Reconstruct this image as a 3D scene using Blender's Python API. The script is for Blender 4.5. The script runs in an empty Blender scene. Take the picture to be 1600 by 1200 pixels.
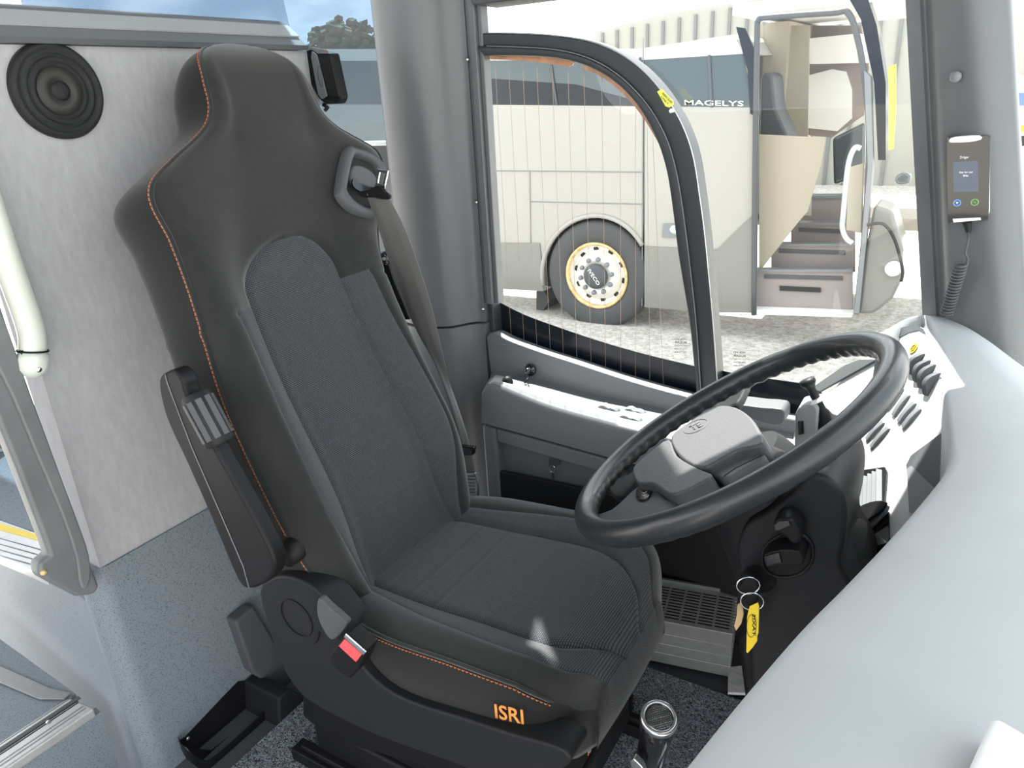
import bpy, bmesh, math, random
import numpy as np
from mathutils import Vector, Matrix
random.seed(7)
sc = bpy.context.scene
col = sc.collection

# ------------------------------------------------------------------ camera
H = 1.15                                   # eye height above the driver's platform
F = 1152.986
def _axes():
    v = np.array([750.0, -496.0, F]); v /= np.linalg.norm(v)
    u = -np.array([-2000.0, -344.0, F]); u -= v * (u @ v); u /= np.linalg.norm(u)
    return np.array([u, v, np.cross(u, v)])
M3 = _axes()                               # world (x forward, y to the driver's window, z up) from camera
cd = bpy.data.cameras.new('camera'); cam = bpy.data.objects.new('camera', cd); col.objects.link(cam)
R = Matrix([[M3[i][0], -M3[i][1], -M3[i][2]] for i in range(3)])
cam.matrix_world = Matrix.Translation((0, 0, H)) @ R.to_4x4()
cd.sensor_fit = 'HORIZONTAL'; cd.sensor_width = 36.0; cd.lens = F * 36.0 / 1600.0
cd.clip_start = 0.02; cd.clip_end = 300
sc.camera = cam
sc.view_settings.view_transform = 'Standard'; sc.view_settings.look = 'None'
sc.view_settings.gamma = 1.0; sc.view_settings.use_curve_mapping = False
sc.view_settings.exposure = 0.75

# ------------------------------------------------------------------ world: sky with broken cloud
SUN_DIR = Vector((-0.25, 0.45, 0.86)).normalized()
w = bpy.data.worlds.new('sky'); sc.world = w; w.use_nodes = True
nt = w.node_tree; nt.nodes.clear()
N = nt.nodes.new; LK = nt.links.new
out = N('ShaderNodeOutputWorld'); bg = N('ShaderNodeBackground')
tc = N('ShaderNodeTexCoord'); mp = N('ShaderNodeMapping'); mp.inputs['Scale'].default_value = (1, 1, 2.6)
nz = N('ShaderNodeTexNoise'); nz.inputs['Scale'].default_value = 2.3; nz.inputs['Detail'].default_value = 7; nz.inputs['Roughness'].default_value = .55
cr = N('ShaderNodeValToRGB'); cr.color_ramp.elements[0].position = .40; cr.color_ramp.elements[1].position = .62
cr.color_ramp.elements[0].color = (.34, .40, .48, 1); cr.color_ramp.elements[1].color = (1.0, .995, .985, 1)
LK(tc.outputs['Generated'], mp.inputs['Vector']); LK(mp.outputs[0], nz.inputs['Vector'])
LK(nz.outputs['Fac'], cr.inputs[0]); LK(cr.outputs[0], bg.inputs['Color']); LK(bg.outputs[0], out.inputs[0])
bg.inputs['Strength'].default_value = 3.15

# ------------------------------------------------------------------ sun
sl = bpy.data.lights.new('sun', 'SUN'); sl.energy = 14.0; sl.angle = math.radians(.6); sl.color = (1, .965, .91)
so = bpy.data.objects.new('sun', sl); col.objects.link(so)
so.rotation_euler = SUN_DIR.to_track_quat('Z', 'Y').to_euler(); so.location = SUN_DIR * 30

# ------------------------------------------------------------------ measuring helpers
CAM = Vector((0, 0, H))
def ray(px, py):
    return Vector((M3 @ np.array([px - 800.0, py - 600.0, F])).tolist())
def P(px, py, ax, val):                    # sight line meets the world plane  axis = val
    r = ray(px, py); c = val - CAM[ax]
    return CAM + r * (c / r[ax])
def PL(px, py, p0, n):                     # sight line meets a tilted plane
    r = ray(px, py); n = Vector(n)
    return CAM + r * ((Vector(p0) - CAM).dot(n) / r.dot(n))

# ------------------------------------------------------------------ tags
def tag(o, label=None, cat=None, group=None, kind=None):
    if label: o['label'] = label
    if cat: o['category'] = cat
    if group: o['group'] = group
    if kind: o['kind'] = kind
    return o
def empty(name, loc, label=None, cat=None, group=None):
    o = bpy.data.objects.new(name, None); col.objects.link(o); o.location = loc; o.empty_display_size = .05
    return tag(o, label, cat, group)
def link(name, me, mat, parent=None):
    o = bpy.data.objects.new(name, me); col.objects.link(o)
    if mat is not None:
        me.materials.clear(); me.materials.append(mat)
    if parent is not None:
        o.parent = parent
        o.matrix_parent_inverse = Matrix.Translation(-world_loc(parent))
    return o
def world_loc(p):
    v = Vector(p.location); q = p.parent
    if q is not None: return Vector((0, 0, 0)) + v if q.type != 'EMPTY' else v
    return v
def smooth(me, on=True):
    for f in me.polygons: f.use_smooth = on
def bevel(o, wdt, seg=3, ang=35):
    m = o.modifiers.new('bevel', 'BEVEL'); m.width = wdt; m.segments = seg; m.limit_method = 'ANGLE'; m.angle_limit = math.radians(ang)
    m.harden_normals = False
    smooth(o.data)
    wn = o.modifiers.new('wn', 'WEIGHTED_NORMAL'); wn.keep_sharp = True
    return o
class MB:
    def __init__(s): s.bm = bmesh.new()
    def face(s, pts):
        vs = [s.bm.verts.new(Vector(p)) for p in pts]
        return s.bm.faces.new(vs)
    def prism(s, pts, d):
        d = Vector(d); n = len(pts)
        a = [s.bm.verts.new(Vector(p)) for p in pts]; b = [s.bm.verts.new(Vector(p) + d) for p in pts]
        s.bm.faces.new(a); s.bm.faces.new(b[::-1])
        for i in range(n):
            j = (i + 1) % n; s.bm.faces.new([a[i], b[i], b[j], a[j]])
        return s
    def box(s, lo, hi):
        x0, y0, z0 = lo; x1, y1, z1 = hi
        return s.prism([(x0, y0, z0), (x1, y0, z0), (x1, y1, z0), (x0, y1, z0)], (0, 0, z1 - z0))
    def obox(s, c, ax, ay, az):            # oriented box: centre and three half-vectors
        c, ax, ay, az = map(Vector, (c, ax, ay, az))
        return s.prism([c - ax - ay - az, c + ax - ay - az, c + ax + ay - az, c - ax + ay - az], az * 2)
    def tube(s, pts, r, n=12, closed=False, caps=True):
        pts = [Vector(p) for p in pts]; L = len(pts)
        rr = r if isinstance(r, (list, tuple)) else [r] * L
        rings = []; up = None
        for i, p in enumerate(pts):
            if closed: t = pts[(i + 1) % L] - pts[i - 1]
            else: t = pts[min(i + 1, L - 1)] - pts[max(i - 1, 0)]
            if t.length < 1e-9: t = Vector((0, 0, 1))
            t.normalize()
            if up is None:
                up = t.orthogonal().normalized()
            up = (up - t * up.dot(t)); up.normalize(); sd = t.cross(up)
            rings.append([s.bm.verts.new(p + (up * math.cos(2 * math.pi * k / n) + sd * math.sin(2 * math.pi * k / n)) * rr[i]) for k in range(n)])
        m = L if closed else L - 1
        for i in range(m):
            a, b = rings[i], rings[(i + 1) % L]
            off = 0
            if closed and i == L - 1:
                off = min(range(n), key=lambda q: (a[0].co - b[q].co).length)
            for k in range(n):
                s.bm.faces.new([a[k], a[(k + 1) % n], b[(k + 1 + off) % n], b[(k + off) % n]])
        if caps and not closed:
            s.bm.faces.new(rings[0][::-1]); s.bm.faces.new(rings[-1])
        return s
    def lathe(s, c, axis, prof, n=32, start=None):   # prof: (radius, distance along axis)
        c = Vector(c); axis = Vector(axis).normalized(); e = axis.orthogonal().normalized(); g = axis.cross(e)
        rings = []
        for r, h in prof:
            if r < 1e-6: rings.append([s.bm.verts.new(c + axis * h)])
            else: rings.append([s.bm.verts.new(c + axis * h + (e * math.cos(2 * math.pi * k / n) + g * math.sin(2 * math.pi * k / n)) * r) for k in range(n)])
        for a, b in zip(rings, rings[1:]):
            if len(a) == 1 and len(b) == 1: continue
            for k in range(n):
                if len(a) == 1: s.bm.faces.new([a[0], b[k], b[(k + 1) % n]])
                elif len(b) == 1: s.bm.faces.new([a[k], b[0], a[(k + 1) % n]])
                else: s.bm.faces.new([a[k], b[k], b[(k + 1) % n], a[(k + 1) % n]])
        return s
    def grid(s, rows, close_u=False):      # rows of equal length
        V = [[s.bm.verts.new(Vector(p)) for p in r] for r in rows]
        for i in range(len(V) - 1):
            for j in range(len(V[0]) - (0 if close_u else 1)):
                k = (j + 1) % len(V[0])
                s.bm.faces.new([V[i][j], V[i][k], V[i + 1][k], V[i + 1][j]])
        return V
    def build(s, name, mat, parent=None, sm=False):
        bmesh.ops.recalc_face_normals(s.bm, faces=s.bm.faces)
        me = bpy.data.meshes.new(name); s.bm.to_mesh(me); s.bm.free()
        if sm: smooth(me)
        return link(name, me, mat, parent)
def auto(o, deg=40):                       # smooth shading with sharp creases kept
    me = o.data; bm = bmesh.new(); bm.from_mesh(me)
    for e in bm.edges:
        if len(e.link_faces) == 2 and e.calc_face_angle(0) > math.radians(deg): e.smooth = False
    for f in bm.faces: f.smooth = True
    bm.to_mesh(me); bm.free(); return o
def prism(name, pts, d, mat, parent=None, bev=0, seg=3):
    o = MB().prism(pts, d).build(name, mat, parent)
    return bevel(o, bev, seg) if bev else o
def smooth_path(pts, n=8, closed=False):   # Catmull-Rom
    pts = [Vector(p) for p in pts]; out = []; L = len(pts)
    for i in range(L if closed else L - 1):
        if closed: a, b, c, d = pts[i - 1], pts[i], pts[(i + 1) % L], pts[(i + 2) % L]
        else: a, b, c, d = pts[max(i - 1, 0)], pts[i], pts[i + 1], pts[min(i + 2, L - 1)]
        for k in range(n):
            t = k / n
            out.append(.5 * ((2 * b) + (c - a) * t + (2 * a - 5 * b + 4 * c - d) * t * t + (3 * b - a - 3 * c + d) * t ** 3))
    if not closed: out.append(pts[-1])
    return out
def lerp(a, b, t): return a + (b - a) * t
def interp(tab, t):
    if t <= tab[0][0]: return tab[0][1]
    for (a, va), (b, vb) in zip(tab, tab[1:]):
        if t <= b:
            k = (t - a) / (b - a); return lerp(va, vb, k)
    return tab[-1][1]
def sinterp(tab, t):                       # smooth interpolation (cubic hermite)
    if t <= tab[0][0]: return tab[0][1]
    if t >= tab[-1][0]: return tab[-1][1]
    n = len(tab)
    for i in range(n - 1):
        if t <= tab[i + 1][0]:
            x0, y0 = tab[i]; x1, y1 = tab[i + 1]; h = x1 - x0
            def sl_(j):
                if j == 0 or j == n - 1: return 0
                return (tab[j + 1][1] - tab[j - 1][1]) / (tab[j + 1][0] - tab[j - 1][0])
            m0, m1 = sl_(i) * h, sl_(i + 1) * h; k = (t - x0) / h
            return (2*k**3 - 3*k*k + 1)*y0 + (k**3 - 2*k*k + k)*m0 + (-2*k**3 + 3*k*k)*y1 + (k**3 - k*k)*m1
def text(name, body, o, xv, yv, mat, parent, depth=.0006):
    # lettering fitted to the frame o (lower left), o+xv (lower right), o+yv (upper left)
    cu = bpy.data.curves.new(name, 'FONT'); cu.body = body; cu.resolution_u = 3; cu.offset = .008; cu.align_x = 'CENTER'
    t = bpy.data.objects.new(name, cu); col.objects.link(t)
    dg = bpy.context.evaluated_depsgraph_get(); me = bpy.data.meshes.new_from_object(t.evaluated_get(dg))
    bpy.data.objects.remove(t); bpy.data.curves.remove(cu)
    xs = [v.co.x for v in me.vertices]; ys = [v.co.y for v in me.vertices]
    x0, x1, y0, y1 = min(xs), max(xs), min(ys), max(ys)
    o, xv, yv = Vector(o), Vector(xv), Vector(yv); nn = xv.cross(yv).normalized()
    if nn.dot(CAM - o) < 0: nn = -nn
    for v in me.vertices:
        v.co = o + xv * ((v.co.x - x0) / (x1 - x0)) + yv * ((v.co.y - y0) / (y1 - y0)) + nn * depth
    bm = bmesh.new(); bm.from_mesh(me)
    r = bmesh.ops.extrude_face_region(bm, geom=list(bm.faces))
    for g in r['geom']:
        if isinstance(g, bmesh.types.BMVert): g.co -= nn * depth * .9
    bmesh.ops.recalc_face_normals(bm, faces=bm.faces); bm.to_mesh(me); bm.free()
    me.name = name
    return link(name, me, mat, parent)

# ------------------------------------------------------------------ materials
def mat(name, c, rough=.5, metal=0, spec=.5, bump=0, bscale=300, bdist=.001, var=0, vscale=8, coat=0, coords='Object', trans=0, ior=1.45, alpha=1, emit=None, estr=0, sheen=0, det=4, vstretch=None):
    m = bpy.data.materials.new(name); m.use_nodes = True; t = m.node_tree; b = t.nodes['Principled BSDF']
    c = tuple(c) + (1,) if len(c) == 3 else c
    b.inputs['Base Color'].default_value = c; b.inputs['Roughness'].default_value = rough; b.inputs['Metallic'].default_value = metal
    b.inputs['Specular IOR Level'].default_value = spec; b.inputs['Coat Weight'].default_value = coat
    b.inputs['Transmission Weight'].default_value = trans; b.inputs['IOR'].default_value = ior; b.inputs['Alpha'].default_value = alpha
    b.inputs['Sheen Weight'].default_value = sheen
    if emit: b.inputs['Emission Color'].default_value = tuple(emit) + (1,); b.inputs['Emission Strength'].default_value = estr
    tcn = t.nodes.new('ShaderNodeTexCoord')
    if var or vstretch:
        n = t.nodes.new('ShaderNodeTexNoise'); n.inputs['Scale'].default_value = vscale; n.inputs['Detail'].default_value = det
        mpn = t.nodes.new('ShaderNodeMapping'); mpn.inputs['Scale'].default_value = vstretch or (1, 1, 1)
        t.links.new(tcn.outputs[coords], mpn.inputs[0]); t.links.new(mpn.outputs[0], n.inputs['Vector'])
        mr = t.nodes.new('ShaderNodeMapRange'); mr.inputs[1].default_value = .3; mr.inputs[2].default_value = .7
        mr.inputs[3].default_value = 1 - var; mr.inputs[4].default_value = 1 + var
        t.links.new(n.outputs['Fac'], mr.inputs[0])
        mx = t.nodes.new('ShaderNodeVectorMath'); mx.operation = 'SCALE'; mx.inputs[0].default_value = c[:3]
        t.links.new(mr.outputs[0], mx.inputs['Scale']); t.links.new(mx.outputs[0], b.inputs['Base Color'])
    if bump:
        n = t.nodes.new('ShaderNodeTexNoise'); n.inputs['Scale'].default_value = bscale; n.inputs['Detail'].default_value = 3
        t.links.new(tcn.outputs[coords], n.inputs['Vector'])
        bp = t.nodes.new('ShaderNodeBump'); bp.inputs['Strength'].default_value = bump; bp.inputs['Distance'].default_value = bdist
        t.links.new(n.outputs['Fac'], bp.inputs['Height']); t.links.new(bp.outputs[0], b.inputs['Normal'])
    return m
def speckle(name, c1, c2, rough=.55, scale=560, lo=.60, hi=.66):
    m = mat(name, c1, rough, bump=.05, bscale=500); t = m.node_tree; b = t.nodes['Principled BSDF']
    tcn = t.nodes.new('ShaderNodeTexCoord'); n = t.nodes.new('ShaderNodeTexNoise'); n.inputs['Scale'].default_value = scale; n.inputs['Detail'].default_value = 1
    r = t.nodes.new('ShaderNodeValToRGB'); r.color_ramp.elements[0].position = lo; r.color_ramp.elements[1].position = hi
    r.color_ramp.elements[0].color = (*c1, 1); r.color_ramp.elements[1].color = (*c2, 1)
    t.links.new(tcn.outputs['Object'], n.inputs['Vector']); t.links.new(n.outputs['Fac'], r.inputs[0]); t.links.new(r.outputs[0], b.inputs['Base Color'])
    return m
def weave(name, c1, c2, cw=.0042, ch=.0026):
    # small raised cells in UV metres
    m = mat(name, c1, .9, spec=.25, sheen=.15); t = m.node_tree; b = t.nodes['Principled BSDF']
    uv = t.nodes.new('ShaderNodeTexCoord'); br = t.nodes.new('ShaderNodeTexBrick')
    br.inputs['Scale'].default_value = 1.0; br.inputs['Brick Width'].default_value = cw; br.inputs['Row Height'].default_value = ch
    br.inputs['Mortar Size'].default_value = ch * .22; br.inputs['Mortar Smooth'].default_value = .6
    br.inputs['Color1'].default_value = (*c1, 1); br.inputs['Color2'].default_value = (c1[0]*.82, c1[1]*.82, c1[2]*.82, 1); br.inputs['Mortar'].default_value = (*c2, 1)
    t.links.new(uv.outputs['UV'], br.inputs['Vector']); t.links.new(br.outputs['Color'], b.inputs['Base Color'])
    iv = t.nodes.new('ShaderNodeMath'); iv.operation = 'SUBTRACT'; iv.inputs[0].default_value = 1; t.links.new(br.outputs['Fac'], iv.inputs[1])
    bp = t.nodes.new('ShaderNodeBump'); bp.inputs['Strength'].default_value = .6; bp.inputs['Distance'].default_value = .0008
    t.links.new(iv.outputs[0], bp.inputs['Height']); t.links.new(bp.outputs[0], b.inputs['Normal'])
    return m
def glass(name, tint=(.93, .96, .95), rough=0, fac=.0):
    m = bpy.data.materials.new(name); m.use_nodes = True; t = m.node_tree; t.nodes.clear()
    o = t.nodes.new('ShaderNodeOutputMaterial'); tr = t.nodes.new('ShaderNodeBsdfTransparent'); gl = t.nodes.new('ShaderNodeBsdfGlossy')
    fr = t.nodes.new('ShaderNodeFresnel'); fr.inputs['IOR'].default_value = 1.45; mx = t.nodes.new('ShaderNodeMixShader')
    tr.inputs[0].default_value = (*tint, 1); gl.inputs['Roughness'].default_value = rough
    ge = t.nodes.new('ShaderNodeNewGeometry'); fm = t.nodes.new('ShaderNodeMath'); fm.operation = 'SUBTRACT'; fm.inputs[0].default_value = 1
    t.links.new(ge.outputs['Backfacing'], fm.inputs[1])
    ad = t.nodes.new('ShaderNodeMath'); ad.operation = 'ADD'; ad.inputs[1].default_value = fac; t.links.new(fr.outputs[0], ad.inputs[0])
    mu = t.nodes.new('ShaderNodeMath'); mu.operation = 'MULTIPLY'; t.links.new(ad.outputs[0], mu.inputs[0]); t.links.new(fm.outputs[0], mu.inputs[1])
    t.links.new(mu.outputs[0], mx.inputs[0])
    t.links.new(tr.outputs[0], mx.inputs[1]); t.links.new(gl.outputs[0], mx.inputs[2]); t.links.new(mx.outputs[0], o.inputs[0])
    return m
G = {}
G['fabric'] = mat('seat_plain_fabric', (.019, .0195, .019), .95, spec=.2, bump=.35, bscale=900, bdist=.0006, sheen=.35, var=.12, vscale=60)
G['fabric_side'] = mat('seat_side_fabric', (.010, .010, .010), .9, spec=.2, bump=.25, bscale=900, bdist=.0005, sheen=.2)
G['weave'] = weave('seat_woven_fabric', (.080, .086, .096), (.009, .010, .011))
G['weave_fine'] = weave('seat_fine_woven_fabric', (.086, .091, .099), (.014, .015, .016), .0032, .0022)
G['orange'] = mat('orange_thread', (.62, .17, .05), .7)
G['orange_text'] = mat('orange_embroidery', (.80, .30, .06), .7, bump=.3, bscale=1200)
G['black'] = mat('black_plastic', (.008, .008, .009), .5, spec=.25, bump=.08, bscale=700, bdist=.0004)
G['black_gloss'] = mat('black_gloss', (.008, .008, .009), .12, coat=.4)
G['charcoal'] = mat('charcoal_plastic', (.015, .0155, .017), .5, spec=.25, bump=.12, bscale=600, bdist=.0004)
G['grey_dark'] = mat('dark_grey_panel', (.075, .078, .084), .5, spec=.35, bump=.08, bscale=500, bdist=.0004)
G['grey'] = mat('grey_panel', (.17, .178, .19), .48, bump=.06, bscale=500, bdist=.0004)
G['pillar'] = mat('pillar_grey', (.122, .127, .133), .38, bump=.05, bscale=700, bdist=.0003, var=.06, vscale=5)
G['trim_grey'] = mat('stair_trim_grey', (.14, .147, .15), .45, var=.12, vscale=14, bump=.06, bscale=400)
G['dash'] = mat('dashboard_grey', (.40, .415, .43), .6, bump=.12, bscale=900, bdist=.0004, var=.03, vscale=10)
G['dash_in'] = mat('dashboard_inner_grey', (.50, .50, .50), .55, bump=.06, bscale=900, bdist=.0003)
G['console'] = mat('console_grey', (.125, .129, .137), .5, bump=.1, bscale=900, bdist=.0004)
G['ledge'] = mat('ledge_grey', (.27, .275, .285), .55, bump=.06, bscale=900, bdist=.0003)
G['leather'] = mat('wheel_leather', (.020, .021, .023), .36, coat=.15, bump=.35, bscale=420, bdist=.0006)
G['hub'] = mat('wheel_hub_plastic', (.058, .060, .063), .5, bump=.6, bscale=330, bdist=.0008)
G['chrome'] = mat('chrome', (.75, .76, .78), .14, 1)
G['steel'] = mat('brushed_steel', (.55, .55, .55), .3, 1)
G['alu'] = mat('aluminium', (.52, .52, .51), .38, .5, var=.06, vscale=40)
G['alu_dark'] = mat('aluminium_front', (.24, .24, .235), .42, .35, var=.05, vscale=60)
G['cream'] = mat('cream_rail_paint', (.60, .62, .55), .28, coat=.3)
G['wall_fabric'] = mat('grey_wall_fabric', (.365, .36, .372), .95, spec=.1, bump=.5, bscale=380, bdist=.0008, var=.06, vscale=120, vstretch=(1, 1, .3), sheen=.2)
G['vinyl'] = speckle('blue_grey_speckled_vinyl', (.180, .208, .235), (.06, .075, .10))
G['yellow'] = mat('yellow_plastic', (.85, .62, .03), .4)
G['yellow_pale'] = mat('yellow_label', (.85, .82, .12), .5)
G['white'] = mat('white_plastic', (.78, .78, .78), .4)
G['ink'] = mat('ink', (.02, .02, .02), .6)
G['red'] = mat('red_button', (.75, .09, .10), .35)
G['belt'] = mat('belt_webbing', (.075, .073, .070), .7, bump=.4, bscale=500, bdist=.0005, sheen=.3)
G['frame'] = mat('window_frame_black', (.030, .032, .035), .4)
G['band'] = mat('black_ceramic_band', (.006, .008, .014), .2)
G['copper'] = mat('copper_strip', (.50, .27, .16), .45, var=.25, vscale=40)
G['wire'] = mat('heating_wire', (.38, .25, .17), .4)
G['glass'] = glass('clear_glass', (.93, .95, .94))
G['glass_dark'] = glass('tinted_glass', (.42, .50, .55))
G['acrylic'] = glass('acrylic', (.80, .84, .88), .15, .10)
G['grille'] = mat('speaker_mesh', (.010, .0105, .012), .5, bump=1.0, bscale=900, bdist=.001)
G['cone'] = mat('speaker_cone', (.030, .027, .025), .6)
G['screen'] = mat('device_screen', (.02, .03, .05), .1, emit=(.10, .14, .19), estr=.35)
G['blue_led'] = mat('blue_light', (.02, .1, .8), .3, emit=(.05, .2, 1), estr=1.6)
G['green_led'] = mat('green_light', (.1, .3, .05), .3, emit=(.25, .5, .15), estr=.5)
G['screen_text'] = mat('screen_text', (.5, .5, .5), .5, emit=(.7, .75, .8), estr=.4)
G['wood'] = mat('pale_grey_board', (.52, .51, .50), .6, var=.2, vscale=22, vstretch=(1, 6, 1))
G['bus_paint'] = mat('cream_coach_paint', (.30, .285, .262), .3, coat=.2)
G['bus_lower'] = mat('greige_reflection_and_corner', (.17, .165, .15), .3, coat=.2)  # ground reflection put into the lower-body colour; also the grey front corner
G['bus_glass'] = mat('coach_window_glass', (.05, .065, .07), .08, coat=.5)
G['rubber'] = mat('tyre_rubber', (.060, .060, .062), .75, bump=.15, bscale=60)
G['rim'] = mat('rim_silver', (.72, .70, .66), .35, .3)
G['rust'] = mat('rusty_rim_edge', (.62, .44, .22), .5, .2, var=.4, vscale=14)
G['bus_white'] = mat('coach_white', (.38, .38, .37), .35)
G['tan'] = mat('tan_coach_interior', (.33, .29, .23), .7)
G['step_grey'] = mat('coach_step', (.26, .22, .21), .6)
G['clad'] = mat('beige_cladding', (.32, .31, .27), .6)
G['clad_dark'] = mat('cladding_rib', (.16, .16, .15), .7)

def gravel():
    m = mat('gravel_ground', (.3, .29, .26), .95); t = m.node_tree; b = t.nodes['Principled BSDF']
    tcn = t.nodes.new('ShaderNodeTexCoord'); n = t.nodes.new('ShaderNodeTexNoise'); n.inputs['Scale'].default_value = 22; n.inputs['Detail'].default_value = 6; n.inputs['Roughness'].default_value = .75
    r = t.nodes.new('ShaderNodeValToRGB'); r.color_ramp.elements[0].position = .35; r.color_ramp.elements[1].position = .65
    r.color_ramp.elements[0].color = (.26, .235, .20, 1); r.color_ramp.elements[1].color = (.56, .54, .50, 1)
    t.links.new(tcn.outputs['Object'], n.inputs['Vector']); t.links.new(n.outputs['Fac'], r.inputs[0]); t.links.new(r.outputs[0], b.inputs['Base Color'])
    return m
G['ground'] = gravel()
def loopmat():
    m = mat('looped_floor_mat', (.05, .06, .08), .6); t = m.node_tree; b = t.nodes['Principled BSDF']
    tcn = t.nodes.new('ShaderNodeTexCoord'); mpn = t.nodes.new('ShaderNodeMapping'); mpn.inputs['Scale'].default_value = (1, 1.7, 1); mpn.inputs['Rotation'].default_value = (0, 0, .6)
    ns = t.nodes.new('ShaderNodeTexNoise'); ns.inputs['Scale'].default_value = 190; ns.inputs['Detail'].default_value = 2; ns.inputs['Distortion'].default_value = 2.2
    r = t.nodes.new('ShaderNodeValToRGB'); e = r.color_ramp.elements
    e[0].position = .46; e[0].color = (.006, .007, .010, 1); e[1].position = .56; e[1].color = (.36, .39, .45, 1)
    t.links.new(tcn.outputs['Object'], mpn.inputs[0]); t.links.new(mpn.outputs[0], ns.inputs['Vector']); t.links.new(ns.outputs['Fac'], r.inputs[0]); t.links.new(r.outputs[0], b.inputs['Base Color'])
    bp = t.nodes.new('ShaderNodeBump'); bp.inputs['Strength'].default_value = 1; bp.inputs['Distance'].default_value = .004
    t.links.new(ns.outputs['Fac'], bp.inputs['Height']); t.links.new(bp.outputs[0], b.inputs['Normal'])
    return m
G['mat'] = loopmat()

# ================================================================== SETTING
XP = -1.13; YE = .485                      # partition face and its aisle-side edge
def struct(o): return tag(o, kind='structure')
fl = MB().box((-1.14, .30, -.06), (.75, 1.46, 0)).build('floor', G['grey_dark']); struct(fl)
# floor mat
m_ = MB(); m_.box((-1.02, .52, .001), (-.10, 1.17, .012))
tag(m_.build('floor_mat', G['mat']), 'dark blue-black and grey looped mat on the floor around the driver seat', 'mat')
# partition behind the driver: fabric above, speckled vinyl below, vinyl return on the aisle side
wb = MB().box((XP - .05, YE + .02, -.4), (XP, 1.145, 1.245)).build('wall_back', G['wall_fabric']); struct(wb)
# speckled vinyl: lower part of the partition, round the corner and along the stairwell
rc = .035
arc_ = [(XP + .004 - rc + rc * math.cos(a), YE + rc - rc * math.sin(a)) for a in [i * math.pi / 16 for i in range(9)]]
yw_ = lambda x: YE + (XP - x) * .125
pl_ = [(XP + .004, 1.145)] + arc_ + [(XP - .055, yw_(XP - .055)), (XP - .055, yw_(XP - .055) + .02), (XP - .03, YE + .03), (XP, YE + .06), (XP, 1.145)]
ws = auto(MB().prism([(x, y, -.80) for x, y in pl_], (0, 0, .80 + .462)).build('wall_stairwell', G['vinyl'])); struct(ws)
MB().prism([(XP - .055, yw_(XP - .055), -.80), (XP - 1.6, yw_(XP - 1.6), -.80), (XP - 1.6, yw_(XP - 1.6) + .03, -.80), (XP - .055, yw_(XP - .055) + .03, -.80)], (0, 0, .80 + .385)).build('stair_side_panel', G['vinyl'], ws)
o = MB().box((-3.2, -1.30, -.86), (.60, YE + .1, -.80)).build('floor', G['vinyl']); struct(o)
# right-hand side of the coach body behind the entrance
o = MB().box((-3.2, -1.36, -.95), (-.55, -1.30, 1.0)).build('wall_right', G['wall_fabric']); struct(o)
# low wall strip between the partition and the bus side, seen under the rear window
o = MB().box((-2.6, 1.40, -.3), (-1.0, 1.46, 1.045)).build('wall_rear_side', G['grey']); struct(o)
o2 = MB().box((-2.6, 1.385, .985), (-1.0, 1.402, 1.052)).build('sill_band', G['grey_dark'], o)
o3 = MB().box((-2.6, 1.384, 1.052), (-1.0, 1.44, 1.060)).build('sill_edge', G['white'], o)
rw = MB().box((-2.6, 1.42, 1.05), (-1.0, 1.426, 1.95)).build('window_1', G['glass_dark']); struct(rw)
# rounded pillar between the rear window and the driver's quarter window
pp = [(-1.135, 1.455), (-1.132, 1.345), (-1.118, 1.318), (-1.09, 1.305), (-1.055, 1.302), (-1.02, 1.306), (-.992, 1.318), (-.975, 1.338), (-.962, 1.362), (-.945, 1.378), (-.930, 1.382), (-.930, 1.455)]
pb = smooth_path([(x, y, 0) for x, y in pp[1:-1]], 5)
prof = [(-1.135, 1.455)] + [(p.x, p.y) for p in pb] + [(-.93, 1.455)]
o = auto(MB().prism([(x, y, .655) for x, y in prof], (0, 0, 1.4)).build('trim_1', G['pillar'])); struct(o)
prof2 = [(x, y - .004 if 0 < i < len(prof) - 1 else y) for i, (x, y) in enumerate(prof)]
auto(MB().prism([(x, y, -.02) for x, y in prof2], (0, 0, .670)).build('lower_cover', G['pillar'], o))
# slot and screws on the pillar trim
a, b = P(721, 222, 1, 1.378), P(729, 252, 1, 1.378)
MB().prism([P(721, 220, 1, 1.381), P(729, 250, 1, 1.381), P(724, 252, 1, 1.381), P(720, 249, 1, 1.381)], (0, -.006, 0)).build('clip', G['charcoal'], o)
# vertical finishing strip beside the quarter window
st = MB()
st.box((-.929, 1.383, .70), (-.921, 1.415, 2.05)); st.box((-.920, 1.377, .70), (-.904, 1.415, 2.05)); st.box((-.9035, 1.386, .70), (-.893, 1.412, 2.05))
o = bevel(st.build('trim_2', G['pillar']), .002, 2); struct(o)
for q in [(730, 93), (744, 316), (754, 483)]:
    c = P(q[0], q[1], 1, 1.377)
    tag(MB().lathe(c, (0, -1, 0), [(0, .004), (.0025, .0035), (.0045, 0), (.0045, -.002)], 16).build('screw', G['steel'], o, True))
# header above the side windows, roof
o = MB().box((-.90, 1.36, 1.315), (-.42, 1.455, 1.40)).build('trim_3', G['grey_dark']); struct(o); bevel(o, .006)
o = MB().box((-3.2, -1.4, 1.95), (.31, 1.455, 2.0)).build('ceiling', G['pillar']); struct(o)

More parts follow.
